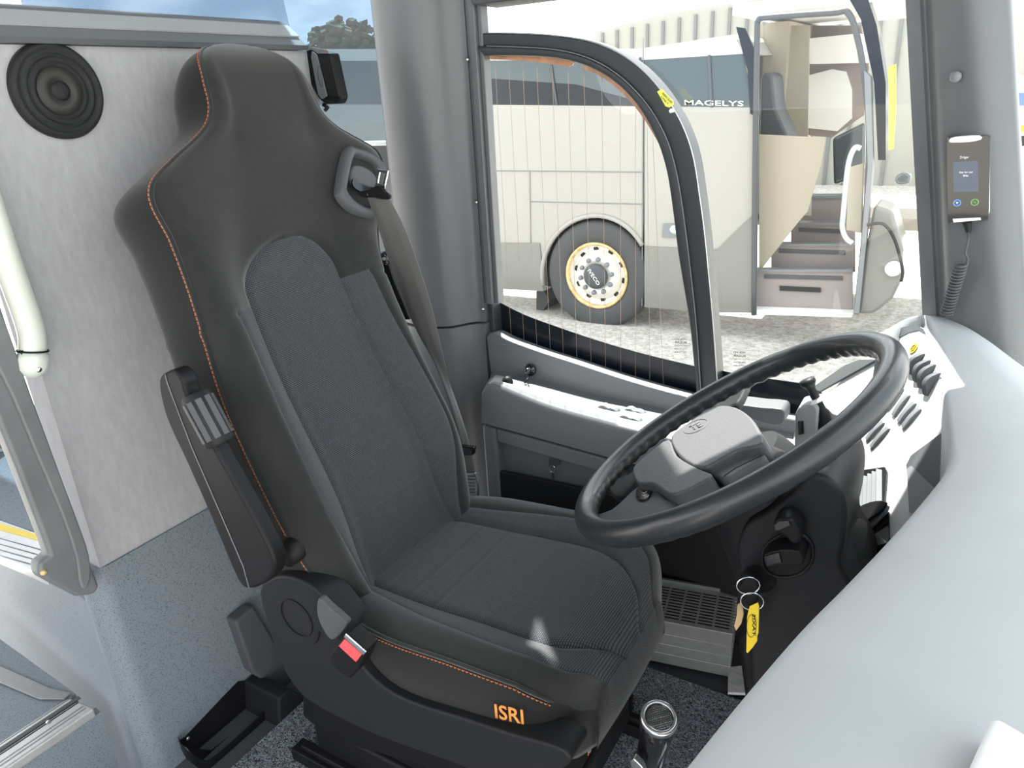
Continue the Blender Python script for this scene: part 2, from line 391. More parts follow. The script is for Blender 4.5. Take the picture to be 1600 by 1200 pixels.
# ---- quarter window: frame, glass, black band with heating wires
YW = 1.40
gy = YW + .02
frame_out = [(749, 52), (800, 52), (860, 55), (915, 63), (955, 77), (990, 98), (1020, 126), (1046, 160), (1068, 200), (1083, 245), (1092, 300), (1100, 360), (1107, 430), (1115, 520), (1122, 620)]
frame_mid = [(752, 72), (800, 73), (855, 76), (900, 84), (938, 99), (972, 122), (1002, 152), (1026, 186), (1045, 226), (1058, 275), (1067, 330), (1076, 400), (1087, 500), (1096, 620)]
frame_in = [(755, 87), (800, 87), (850, 89), (890, 95), (925, 107), (957, 126), (985, 152), (1008, 184), (1027, 222), (1041, 268), (1050, 325), (1058, 390), (1066, 440), (1078, 515), (1088, 620)]
def band_poly(a, b, y):
    A = smooth_path([P(*q, 1, y) for q in a], 5); B = smooth_path([P(*q, 1, y) for q in b], 5)
    return A, B
wn2 = empty('window_2', (-.6, YW, .65)); struct(wn2)
def arch(name, a, b, y, th, m_):
    A, B = band_poly(a, b, y); k = MB(); n = 64
    def res(L):
        L = [Vector(p) for p in L]; d = [0]
        for p, q in zip(L, L[1:]): d.append(d[-1] + (q - p).length)
        o = []
        for i in range(n):
            t = d[-1] * i / (n - 1); j = max(k_ for k_ in range(len(d)) if d[k_] <= t + 1e-9); j = min(j, len(L) - 2)
            o.append(L[j].lerp(L[j + 1], (t - d[j]) / max(1e-9, d[j + 1] - d[j])))
        return o
    A, B = res(A), res(B)
    rows = []
    for p, q in zip(A, B):
        rows.append([p, q, q + Vector((0, th, 0)), p + Vector((0, th, 0))])
    V = k.grid(rows, True)
    k.bm.faces.new(V[0]); k.bm.faces.new(V[-1][::-1])
    return k.build(name, m_, wn2)
bevel(arch('outer_frame', frame_out, frame_mid, YW - .012, .05, G['frame']), .003, 2)
bevel(arch('sash_frame', [(q[0] - (0 if i else 8), q[1]) for i, q in enumerate(frame_mid)], frame_in, YW - .020, .055, G['frame']), .004, 2)
ln = smooth_path([P(*q, 1, YW - .0215) for q in [(760, 72), (800, 73), (855, 76), (900, 84), (938, 99), (972, 122), (1002, 152), (1026, 186), (1045, 226), (1058, 275), (1067, 330), (1076, 400), (1087, 500), (1095, 610)]], 5)
MB().tube(ln, .0011, 6).build('sealing_bead', G['grey'], wn2, True)
ln = smooth_path([P(*q, 1, YW - .012) for q in [(760, 51.5), (800, 52), (860, 55), (915, 63), (955, 77), (990, 98), (1020, 126), (1046, 160), (1068, 200), (1083, 245), (1092, 300), (1100, 360), (1107, 430), (1115, 520), (1122, 615)]], 5)
MB().tube(ln, .0014, 6).build('rim_line', G['steel'], wn2, True)
k = MB(); k.box((P(762, 300, 1, YW).x - .010, YW - .014, .60), (P(762, 300, 1, YW).x + .004, YW + .022, P(756, 80, 1, YW).z)); bevel(k.build('side_frame', G['frame'], wn2), .003, 2)
glo = [P(*q, 1, gy) for q in [(757, 75), (850, 78), (930, 98), (990, 140), (1030, 195), (1055, 270), (1070, 370), (1085, 480), (1098, 610)]]
glo = smooth_path(glo, 4) + [P(1098, 690, 1, gy), P(778, 690, 1, gy)]
MB().prism(glo, (0, .004, 0)).build('pane', G['glass'], wn2)
bt = smooth_path([P(*q, 1, gy - .0006) for q in [(776, 470), (820, 492), (880, 514), (940, 534), (1010, 554), (1094, 574)]], 5)
bb = [P(1100, 690, 1, gy - .0006), P(780, 690, 1, gy - .0006)]
MB().prism(bt + bb, (0, .0005, 0)).build('ceramic_band', G['band'], wn2)
wires_b = [(801, 530), (821, 540), (841, 549), (862, 559), (882, 570), (903, 580), (925, 590), (947, 598), (970, 606), (993, 615), (1016, 622), (1039, 628)]
wires_t = [(773, 95), (794, 95), (816, 95), (838, 95), (862, 96), (887, 98), (912, 103), (940, 116), (969, 136), (993, 160), (1011, 190), (1020, 212)]
w0 = None
for i, (b_, t_) in enumerate(zip(wires_b, wires_t)):
    A = P(b_[0], b_[1] + 30, 1, gy - .0014); B = P(*t_, 1, gy - .0014)
    sp = smooth_path([A, A.lerp(B, .3), A.lerp(B, .6), B], 3)
    MB().tube(sp, .00042, 5).build('heating_wire', G['wire'], wn2, True)
def strip(name, pts, wpx, y, m_, par, th=.004):
    A = smooth_path([P(*q, 1, y) for q in pts], 6); k = MB(); L = []; Rr = []
    for i, p in enumerate(A):
        t = (A[min(i + 1, len(A) - 1)] - A[max(i - 1, 0)]).normalized(); s_ = Vector((-t.z, 0, t.x)) * wpx
        L.append(p + s_); Rr.append(p - s_)
    t = (A[1] - A[0]).normalized(); c0 = [A[0] + (Vector((-t.z, 0, t.x)) * math.cos(a) - t * math.sin(a)) * wpx for a in (math.pi * .25, math.pi * .5, math.pi * .75)]
    t = (A[-1] - A[-2]).normalized(); c1 = [A[-1] + (-Vector((-t.z, 0, t.x)) * math.cos(a) + t * math.sin(a)) * wpx for a in (math.pi * .25, math.pi * .5, math.pi * .75)]
    k.prism(L + c1[::-1][::-1][::-1] + Rr[::-1] + c0[::-1], (0, th, 0))
    return k.build(name, m_, par)
strip('copper_strip', [(768, 86), (800, 87), (840, 90), (890, 97)], .0085, gy - .012, G['copper'], wn2)
strip('copper_strip', [(916, 101), (950, 118), (985, 148), (1012, 182), (1032, 215), (1046, 240)], .0085, gy - .012, G['copper'], wn2)
# yellow warning sticker on the frame
Y_ = YW - .0205
sp = [P(*q, 1, Y_ - .008) for q in [(1027, 143), (1034, 139), (1052, 158), (1053, 163), (1046, 168), (1040, 166)]]
stk = tag(MB().prism(sp, (0, -.0008, 0)).build('warning_sticker', G['yellow_pale']), 'small yellow warning sticker on the curved black window frame', 'sticker')
a_, b_, c_ = P(1034, 147, 1, Y_ - .0088), P(1049, 162, 1, Y_ - .0088), P(1037, 143.5, 1, Y_ - .0088)
text('sticker_text', 'FIXING GLASS', a_, b_ - a_, (c_ - a_) * .8, G['ink'], stk, .0004)
a_, b_, c_ = P(1032, 152, 1, Y_ - .0088), P(1044, 164, 1, Y_ - .0088), P(1034.5, 149, 1, Y_ - .0088)
text('sticker_text', 'ONLY', a_, b_ - a_, (c_ - a_) * .8, G['ink'], stk, .0004)
sp = [P(*q, 1, Y_ - .008) for q in [(1045, 173), (1048, 169.5), (1053, 170), (1054, 175), (1047, 176.5)]]
tag(MB().prism(sp, (0, -.0008, 0)).build('round_sticker', G['screen_text']), 'tiny pale blue half-round sticker below the yellow window sticker', 'sticker')

# ---- fixed pane ahead of the quarter window, down to the front pillar
wn3 = empty('window_3', (-.2, YW, .6)); struct(wn3)
MB().prism([P(*q, 1, gy + .008) for q in [(1100, 690), (1122, 690), (1300, 620), (1470, 560), (1470, -160), (700, -160), (700, 40), (760, 58), (900, 60), (1000, 104), (1070, 200), (1100, 330)]], (0, .004, 0)).build('pane', G['glass'], wn3)
MB().prism([P(*q, 1, gy + .006) for q in [(1122, 578), (1160, 586), (1260, 600), (1330, 640), (1120, 680)]], (0, .001, 0)).build('ceramic_band', G['band'], wn3)
for (cx, cy, yy, par, nm) in [(1054, 526, gy - .001, wn2, 'a'), (1146, 547, gy + .006, wn3, 'b')]:
    rows = ['VOLVO', 'BUSAR', 'laminated safety glass', '43R 001234', 'DOT 24 M40']
    for i, s_ in enumerate(rows):
        hh = 3.2 if i < 2 else 1.7; y0 = cy + 5 + i * 5.2 + (0 if i < 2 else -1)
        ww = 19 if i != 2 else 25
        a_, b_, c_ = P(cx, y0, 1, yy), P(cx + ww, y0 + .6, 1, yy), P(cx, y0 - hh, 1, yy)
        text('glass_mark', s_, b_, a_ - b_, c_ - a_, G['ink'], par, .0003)

# ---- front pillar
def colm(name, px_top, px_bot, prof, z0, z1, m_):
    pass
TL, BL = P(1415, 0, 1, 1.43), P(1442, 500, 1, 1.43)
def edge(pxA, pxB, y):                    # straight edge through two sight lines, extended up and down
    a, b = P(*pxA, 1, y), P(*pxB, 1, y); d = (b - a) / (b.z - a.z)
    return lambda z: a + d * (z - a.z)
E0 = edge((1415, 0), (1442, 500), 1.44); E1 = edge((1437, 0), (1462, 480), 1.405); E2 = edge((1453, 0), (1476, 480), 1.40)
E3 = edge((1459, 0), (1483, 480), 1.375); E4 = edge((1520, 0), (1560, 480), 1.345); E5 = edge((1577, 0), (1606, 480), 1.37); E6 = edge((1583, 0), (1612, 480), 1.46)
rows = []
for i in range(13):
    z = lerp(.45, 2.0, i / 12)
    e = [E0(z), E1(z), E2(z), E3(z), E4(z), E5(z), E6(z)]
    s_ = [e[0], e[0] + Vector((.002, -.03, 0))] + smooth_path([e[1], (e[1] + e[2]) / 2 + Vector((0, .006, 0)), e[2]], 4) + smooth_path(e[3:6], 7) + [e[6]]
    rows.append(s_)
k = MB(); V = k.grid(rows, True)
k.bm.faces.new(V[0]); k.bm.faces.new(V[-1][::-1])
fp = auto(k.build('trim_4', G['pillar']), 50); struct(fp)
c = P(1493, 120, 1, 1.348)
MB().lathe(c, (0, -1, 0), [(0, .004), (.006, .003), (.008, 0), (.008, -.03)], 20).build('screw_cap', G['grey'], fp, True)
# windscreen beyond the pillar
ws_ = MB(); ws_.box((.30, -1.3, .55), (.306, 1.44, 1.9)); o = ws_.build('window_4', G['glass']); struct(o)

o = MB().prism([(-.90, 1.37, 1.40), (-.62, 1.37, 1.40), (-.62, 1.37, 1.95), (-.735, 1.37, 1.95), (-.812, 1.37, 1.53), (-.850, 1.37, 1.95), (-.858, 1.37, 1.95), (-.878, 1.37, 1.60), (-.896, 1.37, 1.95), (-.90, 1.37, 1.95)], (0, .08, 0)).build('sun_mask_notched', G['pillar']); struct(o)  # unseen panel added to block the sun, notched for the cushion streaks
o = MB().box((-.40, 1.37, 1.47), (.30, 1.45, 1.95)).build('sun_mask_front', G['pillar']); struct(o)  # unseen panel added to keep the sun off the near dashboard

# ================================================================== DRIVER SEAT
seat = empty('driver_seat', (-.6, .83, .013), 'black and grey fabric driver seat with orange stitching facing the steering wheel', 'driver seat')
O0 = Vector((-.734, .84, .476)); D0 = Vector((-.3, 0, .954)).normalized(); NN = Vector((D0.z, 0, -D0.x)); S0 = -.012
T_TOP = .82
def bw(t): return sinterp([(-.06, .185), (0, .205), (.08, .222), (.2, .232), (.32, .235), (.45, .224), (.54, .226), (.595, .236), (.622, .225), (.648, .185), (.67, .145), (.69, .118), (.715, .104), (.755, .097), (.785, .084), (.805, .060), (.816, .032), (.82, .006)], t)
def bsi(t):                                # half width of the woven centre panel
    if t < .44: return sinterp([(-.06, .118), (0, .112), (.1, .108), (.25, .102), (.4, .096), (.44, .094)], t)
    if t < .515: return max(.003, .094 * math.sqrt(max(0, 1 - ((t - .44) / .075) ** 2)))
    return min(.03, .003 + (t - .515) * .3)
def bso(t): return max(bsi(t) + .012, sinterp([(-.06, .13), (.02, .15), (.12, .178), (.25, .180), (.35, .168), (.43, .160), (.5, .15), (.64, .12), (.70, .07), (.82, .02)], t) * min(1, bw(t) / .2 + .1)) if t < .60 else max(bsi(t) + .002, bw(t) * .7)
def seam(x, w_=.0055): return math.exp(-(x / w_) ** 2)
def bdepth(s, t):
    hw = max(bw(t), .004); a = abs(s); r = min(1, a / hw)
    crest = sinterp([(-.06, .030), (.1, .046), (.25, .046), (.38, .030), (.47, .010), (.6, .002), (.8, .0)], t)
    rec = sinterp([(-.06, -.012), (.1, -.006), (.25, -.012), (.42, -.016), (.55, -.014), (.7, -.004), (.8, 0)], t)
    si = bsi(min(t, .44))
    # from recess at the centre up over the bolster and back to the piping
    k = min(1, max(0, (a - si * .72) / max(.01, hw * .80 - si * .72)))
    bo = math.sin(k * math.pi / 2) ** 2
    edge_ = max(0, (r - .80) / .20)
    if s > 0: crest *= .62
    d = lerp(rec, crest, bo) - crest * edge_ ** 2 * 1.0 - .012 * edge_ ** 3
    d += sinterp([(0, 0), (.12, .014), (.3, .002), (.45, 0)], t) * (1 - r * r)
    # seams
    ds = a - bsi(t) if t < .44 else (math.sqrt((a / .094) ** 2 + ((t - .44) / .075) ** 2) - 1) * .084
    if t < .55: d -= .0065 * seam(ds)
    if .44 < t < .54 and a < .1:
        pass
    if t < .43: d -= .0035 * seam(a - bso(t), .004)
    if a > bsi(t) + .005 and t < .5: d -= .0035 * seam(t - (.428 - .05 * max(0, (a - .14)) * 4), .004)
    if a < bsi(t): d -= sum(.0016 * seam(t - q, .0030) for q in (.06, .115, .165, .245, .29))
    # head rolls back at the top
    d -= .045 * max(0, (t - .745) / .075) ** 2.4
    # a fold of the shoulders below the head
    d -= .005 * seam(t - .66, .03) * min(1, (a / .08) ** 2)
    return d
NS, NO, NB = 26, 10, 7
rowsT = [-.06 + i * (.88) / 190 for i in range(191)]; rowsT[-1] = .82
def back_row(t):
    hw = bw(t); si = min(bsi(t), hw * .9); so = min(max(bso(t), si + .001), hw * .97); out_ = []; zone = []
    segs = [(-hw, -so, NO, 'o'), (-so, -si, NO, 'm'), (-si, si, NS, 'c'), (si, so, NO, 'm'), (so, hw, NO, 'o')]
    fr = []
    for a, b, n, z in segs:
        for i in range(n): fr.append((lerp(a, b, i / n), z))
    fr.append((hw, 'e'))
    for s, z in fr: out_.append((s, bdepth(s, t)))
    eL = bdepth(-hw, t); eR = bdepth(hw, t)
    thk = sinterp([(-.06, .085), (0, .10), (.3, .115), (.45, .125), (.6, .138), (.68, .125), (.76, .112), (.82, .060)], t)
    back = min(eL, eR) - thk
    # side wall (right), slightly bowed, then back panel, then side wall (left)
    side = []
    for i in range(1, NB): side.append((hw + .006 * math.sin(math.pi * i / NB) - .02 * (i / NB) ** 3, lerp(eR, back, i / NB)))
    bk = [(lerp(hw - .03, -(hw - .03), i / 8), back - .008 * math.sin(math.pi * i / 8)) for i in range(9)] if hw > .035 else [(lerp(hw * .5, -hw * .5, i / 8), back) for i in range(9)]
    lside = [(-s, d) for s, d in side[::-1]]
    return out_, side, bk, lside
def cshift(t): return sinterp([(-.06, -.020), (0, -.020), (.15, -.030), (.45, -.040), (.53, -.030), (.62, 0), (.8, 0)], t)
def farw(t): return sinterp([(-.06, .150), (0, .165), (.06, .178), (.13, .178), (.2, .165), (.3, .152), (.42, .152), (.48, .166), (.54, .200), (.595, .230), (.622, .225), (.65, .190), (.67, .152), (.69, .126), (.715, .12), (.80, .12)], t)
def hshift(t): return sinterp([(-.06, 0), (.4, 0), (.58, .012), (.66, .022), (.72, .030), (.82, .030)], t)
def warp(s, t):
    hw = bw(t); fw = min(farw(t), hw); si = min(bsi(min(t, .44)), hw * .8); c = cshift(t)
    lin = lerp(-hw, fw, (s + hw) / (2 * hw)); q = min(1, max(0, (t - .44) / .17)); q = q * q * (3 - 2 * q)
    if t > .66: return lin + hshift(t)
    if s < -si: r = lerp(-hw, c - si, (s + hw) / max(1e-6, hw - si))
    elif s > si: r = lerp(c + si, fw, (s - si) / max(1e-6, hw - si))
    else: r = c + s
    return lerp(r, lin, q) + hshift(t)
def b3(s, d, t): return O0 + Vector((0, S0 + warp(s, t), 0)) + D0 * t + NN * d
allrows = []
for t in rowsT:
    a, b, c, d = back_row(t); allrows.append([b3(s, q, t) for s, q in a + b + c + d])
nf = 4 * NO + NS                      # front face count per row
uvr = []
for t in rowsT:
    a, b, c, d = back_row(t); L = []
    for s, q in a: L.append((s, t))
    for s, q in b: L.append((bw(t) + (a[-1][1] - q), t))
    for s, q in c: L.append((s, t))
    for s, q in d: L.append((-bw(t) - (a[0][1] - q), t))
    uvr.append(L)
def zone_mesh(rows, uvs, pick, name, m_, parent, extra=None):
    """collect the faces of a lofted skin that belong to one zone"""
    vid = {}; vs = []; fs = []; fu = []
    R_, C_ = len(rows), len(rows[0])
    for i in range(R_ - 1):
        for j in range(C_):
            if not pick(i, j): continue
            k = (j + 1) % C_; q = [(i, j), (i, k), (i + 1, k), (i + 1, j)]; f = []
            for c in q:
                if c not in vid: vid[c] = len(vs); vs.append(tuple(rows[c[0]][c[1]]))
                f.append(vid[c])
            fs.append(f); fu.append([uvs[c[0]][c[1]] for c in q])
    me = bpy.data.meshes.new(name); me.from_pydata(vs, [], fs); ul = me.uv_layers.new(name='uv')
    li = 0
    for f in fu:
        for q in f: ul.data[li].uv = q; li += 1
    # orient outward from the middle of the seat part
    bm = bmesh.new(); bm.from_mesh(me)
    if extra: 
        v_ = [bm.verts.new(p) for p in extra]; bm.faces.new(v_)
    bm.to_mesh(me); bm.free(); smooth(me)
    return link(name, me, m_, parent)
def zf(i, j):
    t = (rowsT[i] + rowsT[i + 1]) / 2
    if j >= nf: return 'side'
    seg = 'o' if j < NO else 'm' if j < 2 * NO else 'c' if j < 2 * NO + NS else 'm' if j < 3 * NO + NS else 'o'
    if seg == 'c': return 'centre' if t < .5115 else 'upper'
    lim = .428 - .03 * (1 if seg == 'o' else 0) * 0
    if t > lim: return 'upper'
    return 'strip' if seg == 'm' else 'outer'
br_ = zone_mesh(allrows, uvr, lambda i, j: zf(i, j) == 'upper', 'backrest', G['fabric'], seat)
tag(zone_mesh(allrows, uvr, lambda i, j: zf(i, j) == 'centre', 'back_centre_panel', G['weave'], seat), 'woven grey centre panel of the backrest')
for sd_ in (0, 1): zone_mesh(allrows, uvr, lambda i, j: zf(i, j) == 'strip' and (j > nf / 2) == sd_, 'back_woven_strip', G['weave_fine'], seat)
for sd_ in (0, 1): zone_mesh(allrows, uvr, lambda i, j: zf(i, j) == 'outer' and (j > nf / 2) == sd_, 'back_bolster', G['fabric'], seat)
tag(zone_mesh(allrows, uvr, lambda i, j: zf(i, j) == 'side', 'back_side_cover', G['fabric_side'], seat, allrows[-1]))
# piping round the backrest with orange stitches
def stitches(path, off, r, ln, gap, name, m_, parent):
    d = [0.0]; path = [Vector(p) for p in path]
    for p, q in zip(path, path[1:]): d.append(d[-1] + (q - p).length)
    def at(x):
        for i in range(len(d) - 1):
            if x <= d[i + 1]: return path[i].lerp(path[i + 1], (x - d[i]) / max(1e-9, d[i + 1] - d[i]))
        return path[-1]
    k = MB(); x = 0
    while x + ln < d[-1]:
        a, b = at(x), at(x + ln); m = (a + b) / 2 + off * .0012
        k.tube([a, m, b], r, 5); x += ln + gap
    return k.build(name, m_, parent, True)
edgeN = [b3(-bw(t) + .001, bdepth(-bw(t), t) + .001, t) for t in rowsT if t <= .817]
edgeF = [b3(bw(t) - .001, bdepth(bw(t), t) + .001, t) for t in rowsT if t <= .817]
loop = edgeN + edgeF[::-1]
MB().tube(loop, .0032, 6).build('piping', G['fabric'], seat, True)
stitches([p + Vector((-.0045, -.002, 0)) for p in edgeN], NN, .0009, .0042, .0022, 'stitching', G['orange'], seat)

# ---- cushion
CX0, CX1, CY = -.775, -.338, .818
def ctop(u): return sinterp([(0, .428), (.12, .438), (.4, .444), (.7, .452), (.88, .448), (.96, .430), (1.0, .395)], u)
def chw(u): return sinterp([(0, .165), (.12, .185), (.3, .205), (.6, .208), (.84, .204), (.93, .188), (.975, .160), (1.0, .125)], u)
def csi(u): return sinterp([(0, .105), (.2, .112), (.6, .118), (.85, .112), (.95, .07), (1, .03)], u)
def cso(u): return sinterp([(0, .125), (.2, .140), (.5, .160), (.8, .165), (.93, .145), (1, .09)], u)
def cdep(s, u):
    hw = chw(u); a = abs(s); r = min(1, a / hw); si = .10
    k = min(1, max(0, (a - si) / (hw * .82 - si))); e = max(0, (r - .82) / .18)
    d = ctop(u) - .006 + .020 * math.sin(k * math.pi / 2) ** 2 * (1 - max(0, (u - .85) / .15)) - .016 * e ** 2
    d -= .0065 * seam(a - csi(u)) + .003 * seam(a - cso(u), .004)
    if a < csi(u): d -= sum(.0016 * seam((u - q) * .457, .003) for q in (.16, .28, .40))
    return d
rowsU = [i / 120 for i in range(121)]
def cush_row(u):
    hw = chw(u); si = csi(u); so = min(cso(u), hw * .95); L = []
    for a, b, n in [(-hw, -so, NO), (-so, -si, NO), (-si, si, NS), (si, so, NO), (so, hw, NO)]:
        for i in range(n): L.append(lerp(a, b, i / n))
    L.append(hw)
    x = lerp(CX0, CX1, u)
    top = [(s, cdep(s, u), x) for s in L]
    zb = sinterp([(0, .325), (.8, .325), (.95, .315), (1, .305)], u)
    eR = cdep(hw, u); side = []
    for i in range(1, NB): side.append((hw + .004 * math.sin(math.pi * i / NB), lerp(eR, zb, i / NB), x))
    bk = [(lerp(hw - .004, -(hw - .004), i / 8), zb, x) for i in range(9)]
    return top, side, bk, [(-s, d, x) for s, d, x in side[::-1]]
# front nose: the skin bends down over the front edge
def nose(u, s, z, x):
    if u > .86:
        k = (u - .86) / .14
        x = x - .0 + .012 * math.sin(k * math.pi / 2) * (1 - (s / .24) ** 2)
    return Vector((x, CY + s, z))
crow = []; cuv = []
for u in rowsU:
    a, b, c, d = cush_row(u); crow.append([nose(u, s, z, x) for s, z, x in a + b + c + d])
    cuv.append([(q[2] if False else q[0], q[2]) for q in a] + [(.3 - q[1], q[2]) for q in b] + [(q[0], q[2]) for q in c] + [(-.3 + q[1], q[2]) for q in d])
# extra rows folding down the front face
last = crow[-1]; lu = cuv[-1]; zb = .305
for k in range(1, 15):
    f = k / 14; row = []; ruv = []
    for p, q in zip(last, lu):
        z = lerp(p.z, min(p.z, zb), f); bulge = .006 * math.sin(math.pi * f * .9)
        sx = (p.y - CY)
        row.append(Vector((p.x + bulge * (1 - .4 * (sx / .2) ** 2) * (1 if p.z > zb + .01 else .3), CY + sx * 1.0, z)))
        ruv.append((q[0], q[1] + (p.z - z)))
    crow.append(row); cuv.append(ruv)
nU = len(rowsU)
def zc(i, j):
    u = (i + .5) / 120
    if j >= nf: return 'side'
    seg = 'o' if j < NO else 'm' if j < 2 * NO else 'c' if j < 2 * NO + NS else 'm' if j < 3 * NO + NS else 'o'
    if u > 1: return 'side' if u > 1.09 or seg == 'o' else 'front'
    return {'c': 'centre', 'm': 'strip', 'o': 'outer'}[seg]
tag(zone_mesh(crow, cuv, lambda i, j: zc(i, j) in ('centre', 'front'), 'cushion', G['weave'], seat), 'woven grey centre of the seat cushion')
for sd_ in (0, 1): zone_mesh(crow, cuv, lambda i, j: zc(i, j) == 'strip' and (j > nf / 2) == sd_, 'cushion_woven_strip', G['weave_fine'], seat)
for sd_ in (0, 1): zone_mesh(crow, cuv, lambda i, j: zc(i, j) == 'outer' and (j > nf / 2) == sd_, 'cushion_bolster', G['fabric'], seat)
zone_mesh(crow, cuv, lambda i, j: zc(i, j) == 'side', 'cushion_side_cover', G['fabric_side'], seat)
ce = [Vector((lerp(CX0, CX1, u), CY - chw(u), cdep(-chw(u), u))) for u in rowsU[8:]]
ce += [ce[-1] + Vector((.003, .0, -.012)), ce[-1] + Vector((.002, .001, -.045)), ce[-1] + Vector((-.004, .002, -.085))]
MB().tube([p + Vector((0, -.0005, .001)) for p in ce], .003, 6).build('cushion_piping', G['fabric'], seat, True)
stitches([p + Vector((0, -.003, -.0045)) for p in ce], Vector((0, -1, 0)), .0008, .0042, .0022, 'cushion_stitching', G['orange'], seat)
# maker's lettering on the cushion side
yl = CY - .213
a_, b_, c_ = P(775, 1121, 1, yl), P(819, 1131, 1, yl), P(773, 1099, 1, yl)
text('lettering', 'ISRI', a_, b_ - a_, c_ - a_, G['orange_text'], seat, .0015)

# ---- plastic recliner cover on the near side and the long sill below the cushion
ys = .592
cov = [(405, 925), (425, 903), (455, 902), (492, 920), (520, 955), (545, 990), (560, 1035), (600, 1075), (650, 1100), (720, 1122), (800, 1148), (880, 1172), (884, 1200), (800, 1225), (700, 1190), (600, 1155), (520, 1118), (470, 1085), (440, 1040), (420, 985)]
pts = smooth_path([P(*q, 1, ys) for q in cov], 3, True)
o = prism('recliner_cover', pts, (0, .05, 0), G['charcoal'], seat, .008, 3)
c = P(463, 966, 1, ys - .001)
MB().tube([c + Vector((math.cos(a) * .032, 0, math.sin(a) * .032)) for a in [i * math.pi / 20 for i in range(40)]], .0011, 6, True).build('pivot_cap', G['black'], o, True)
ar = [c + Vector((math.cos(a) * .046, 0, math.sin(a) * .046)) for a in [-.95 + i * .06 for i in range(14)]]
MB().tube(ar, .0013, 6).build('engraved_arc', G['black'], o, True)
# short arm that carries the buckle
prism('buckle_arm', smooth_path([P(*q, 1, ys - .014) for q in [(497, 935), (512, 948), (535, 968), (541, 978), (528, 995), (517, 1000), (505, 985), (495, 960)]], 3, True), (0, .012, 0), G['grey_dark'], seat, .004)
# base under the seat: suspension housing and slide rails
k = MB(); k.prism([P(*q, 1, .66) for q in [(470, 1060), (540, 1090), (640, 1122), (760, 1150), (830, 1170), (830, 1245), (760, 1240), (640, 1195), (520, 1160), (470, 1120)]], (0, .34, 0))
bevel(k.build('suspension_housing', G['black'], seat), .01)
for yy in (.655, 1.0):
    k = MB(); k.box((-.93, yy - .016, .013), (-.33, yy + .016, .040)); k.box((-.91, yy - .008, .040), (-.35, yy + .008, .052))
    bevel(k.build('slide_rail', G['black'], seat), .003, 2)
k = MB(); k.box((-.88, .66, .045), (-.40, .99, .11)); bevel(k.build('base_frame', G['black'], seat), .008)
# bellows between base and cushion
rows = []
for i in range(13):
    f = 1 if i % 2 else .94; z = .10 + i * .019; cx, cy_, hx, hy = -.62, .83, .215 * f, .165 * f; r = []
    for a in range(40):
        t = a * math.pi / 20; ct, st_ = math.cos(t), math.sin(t)
        r.append((cx + hx * abs(ct) ** .4 * (1 if ct > 0 else -1), cy_ + hy * abs(st_) ** .4 * (1 if st_ > 0 else -1), z))
    rows.append(r)
k = MB(); k.grid(rows, True); k.build('bellows', G['black'], seat, True)
# front pan below the cushion nose with lever box
k = MB(); k.prism([P(*q, 2, .29) for q in [(890, 1185), (945, 1100), (1000, 1000), (960, 1000), (900, 1080), (850, 1160)]], (0, 0, .03)); bevel(k.build('front_pan', G['black'], seat), .006)

# ---- folded-up armrest on the near side
arm = MB()
ya = .530
inner = [(247, 594), (256, 583), (272, 579), (286, 596), (294, 622), (338, 705), (372, 766), (408, 831), (427, 872), (426, 900), (408, 915), (388, 921), (370, 906), (330, 812), (290, 722), (262, 662), (250, 622)]
pts = smooth_path([P(*q, 1, ya) for q in inner], 3, True)
ao = prism('armrest', pts, (0, .024, 0), G['black'], seat, .006, 4)
MB().tube([P(*q, 1, ya - .0005) for q in [(258, 585), (262, 600), (300, 700), (350, 815), (380, 885), (389, 918)]], .0008, 6).build('edge_line', G['grey'], ao, True)
# pale top pad (faces forward)
pad = [(310, 572), (322, 590), (338, 630), (356, 672), (372, 702), (398, 755), (425, 808), (444, 850), (450, 878), (443, 872), (432, 842), (405, 792), (368, 726), (350, 690), (328, 640), (312, 600), (303, 582)]
# thumbwheel
wc = P(329, 655, 1, .552); ax_ = (P(346, 693, 1, .538) - P(304, 615, 1, .538)); L_ = ax_.length; ax_.normalize()
tw = MB(); pr_ = [(0, 0), (.017, 0), (.0195, .004), (.0195, L_ - .004), (.017, L_), (0, L_)]
tw.lathe(P(304, 615, 1, .538), ax_, pr_, 28); two = auto(tw.build('thumbwheel', G['charcoal'], ao))
e1 = ax_.orthogonal().normalized(); e2 = ax_.cross(e1); c0 = P(304, 615, 1, .538)
for i in range(10):
    a = i * math.pi / 5; rd = e1 * math.cos(a) + e2 * math.sin(a); tg = ax_.cross(rd)
    MB().obox(c0 + ax_ * (L_ / 2) + rd * .0197, tg * .0040, rd * .0007, ax_ * (L_ * .38)).build('grip_pad', G['grey_dark'], two)
# bolt joint behind lower end
MB().lathe(P(452, 860, 1, .60), (0, 1, 0), [(0, -.01), (.022, -.01), (.022, .06), (0, .06)], 20).build('armrest_pivot', G['black'], seat, True)

# ---- buckle (near side)
q = [P(*p, 1, .560) for p in [(541, 990), (572, 1018), (560, 1046), (545, 1062), (530, 1052), (514, 1037), (516, 1022)]]
bk = prism('buckle', q, (0, .026, 0), G['black'], seat, .003)
q = [P(*p, 1, .5595) for p in [(540, 997), (567, 1021), (558, 1033), (531, 1008)]]
prism('release_button', q, (0, -.0025, 0), G['red'], bk, .0008)
q = [P(*p, 1, .5592) for p in [(541, 990), (573, 1018), (569, 1022), (539, 994)]]
prism('chrome_lip', q, (0, -.002, 0), G['chrome'], bk)

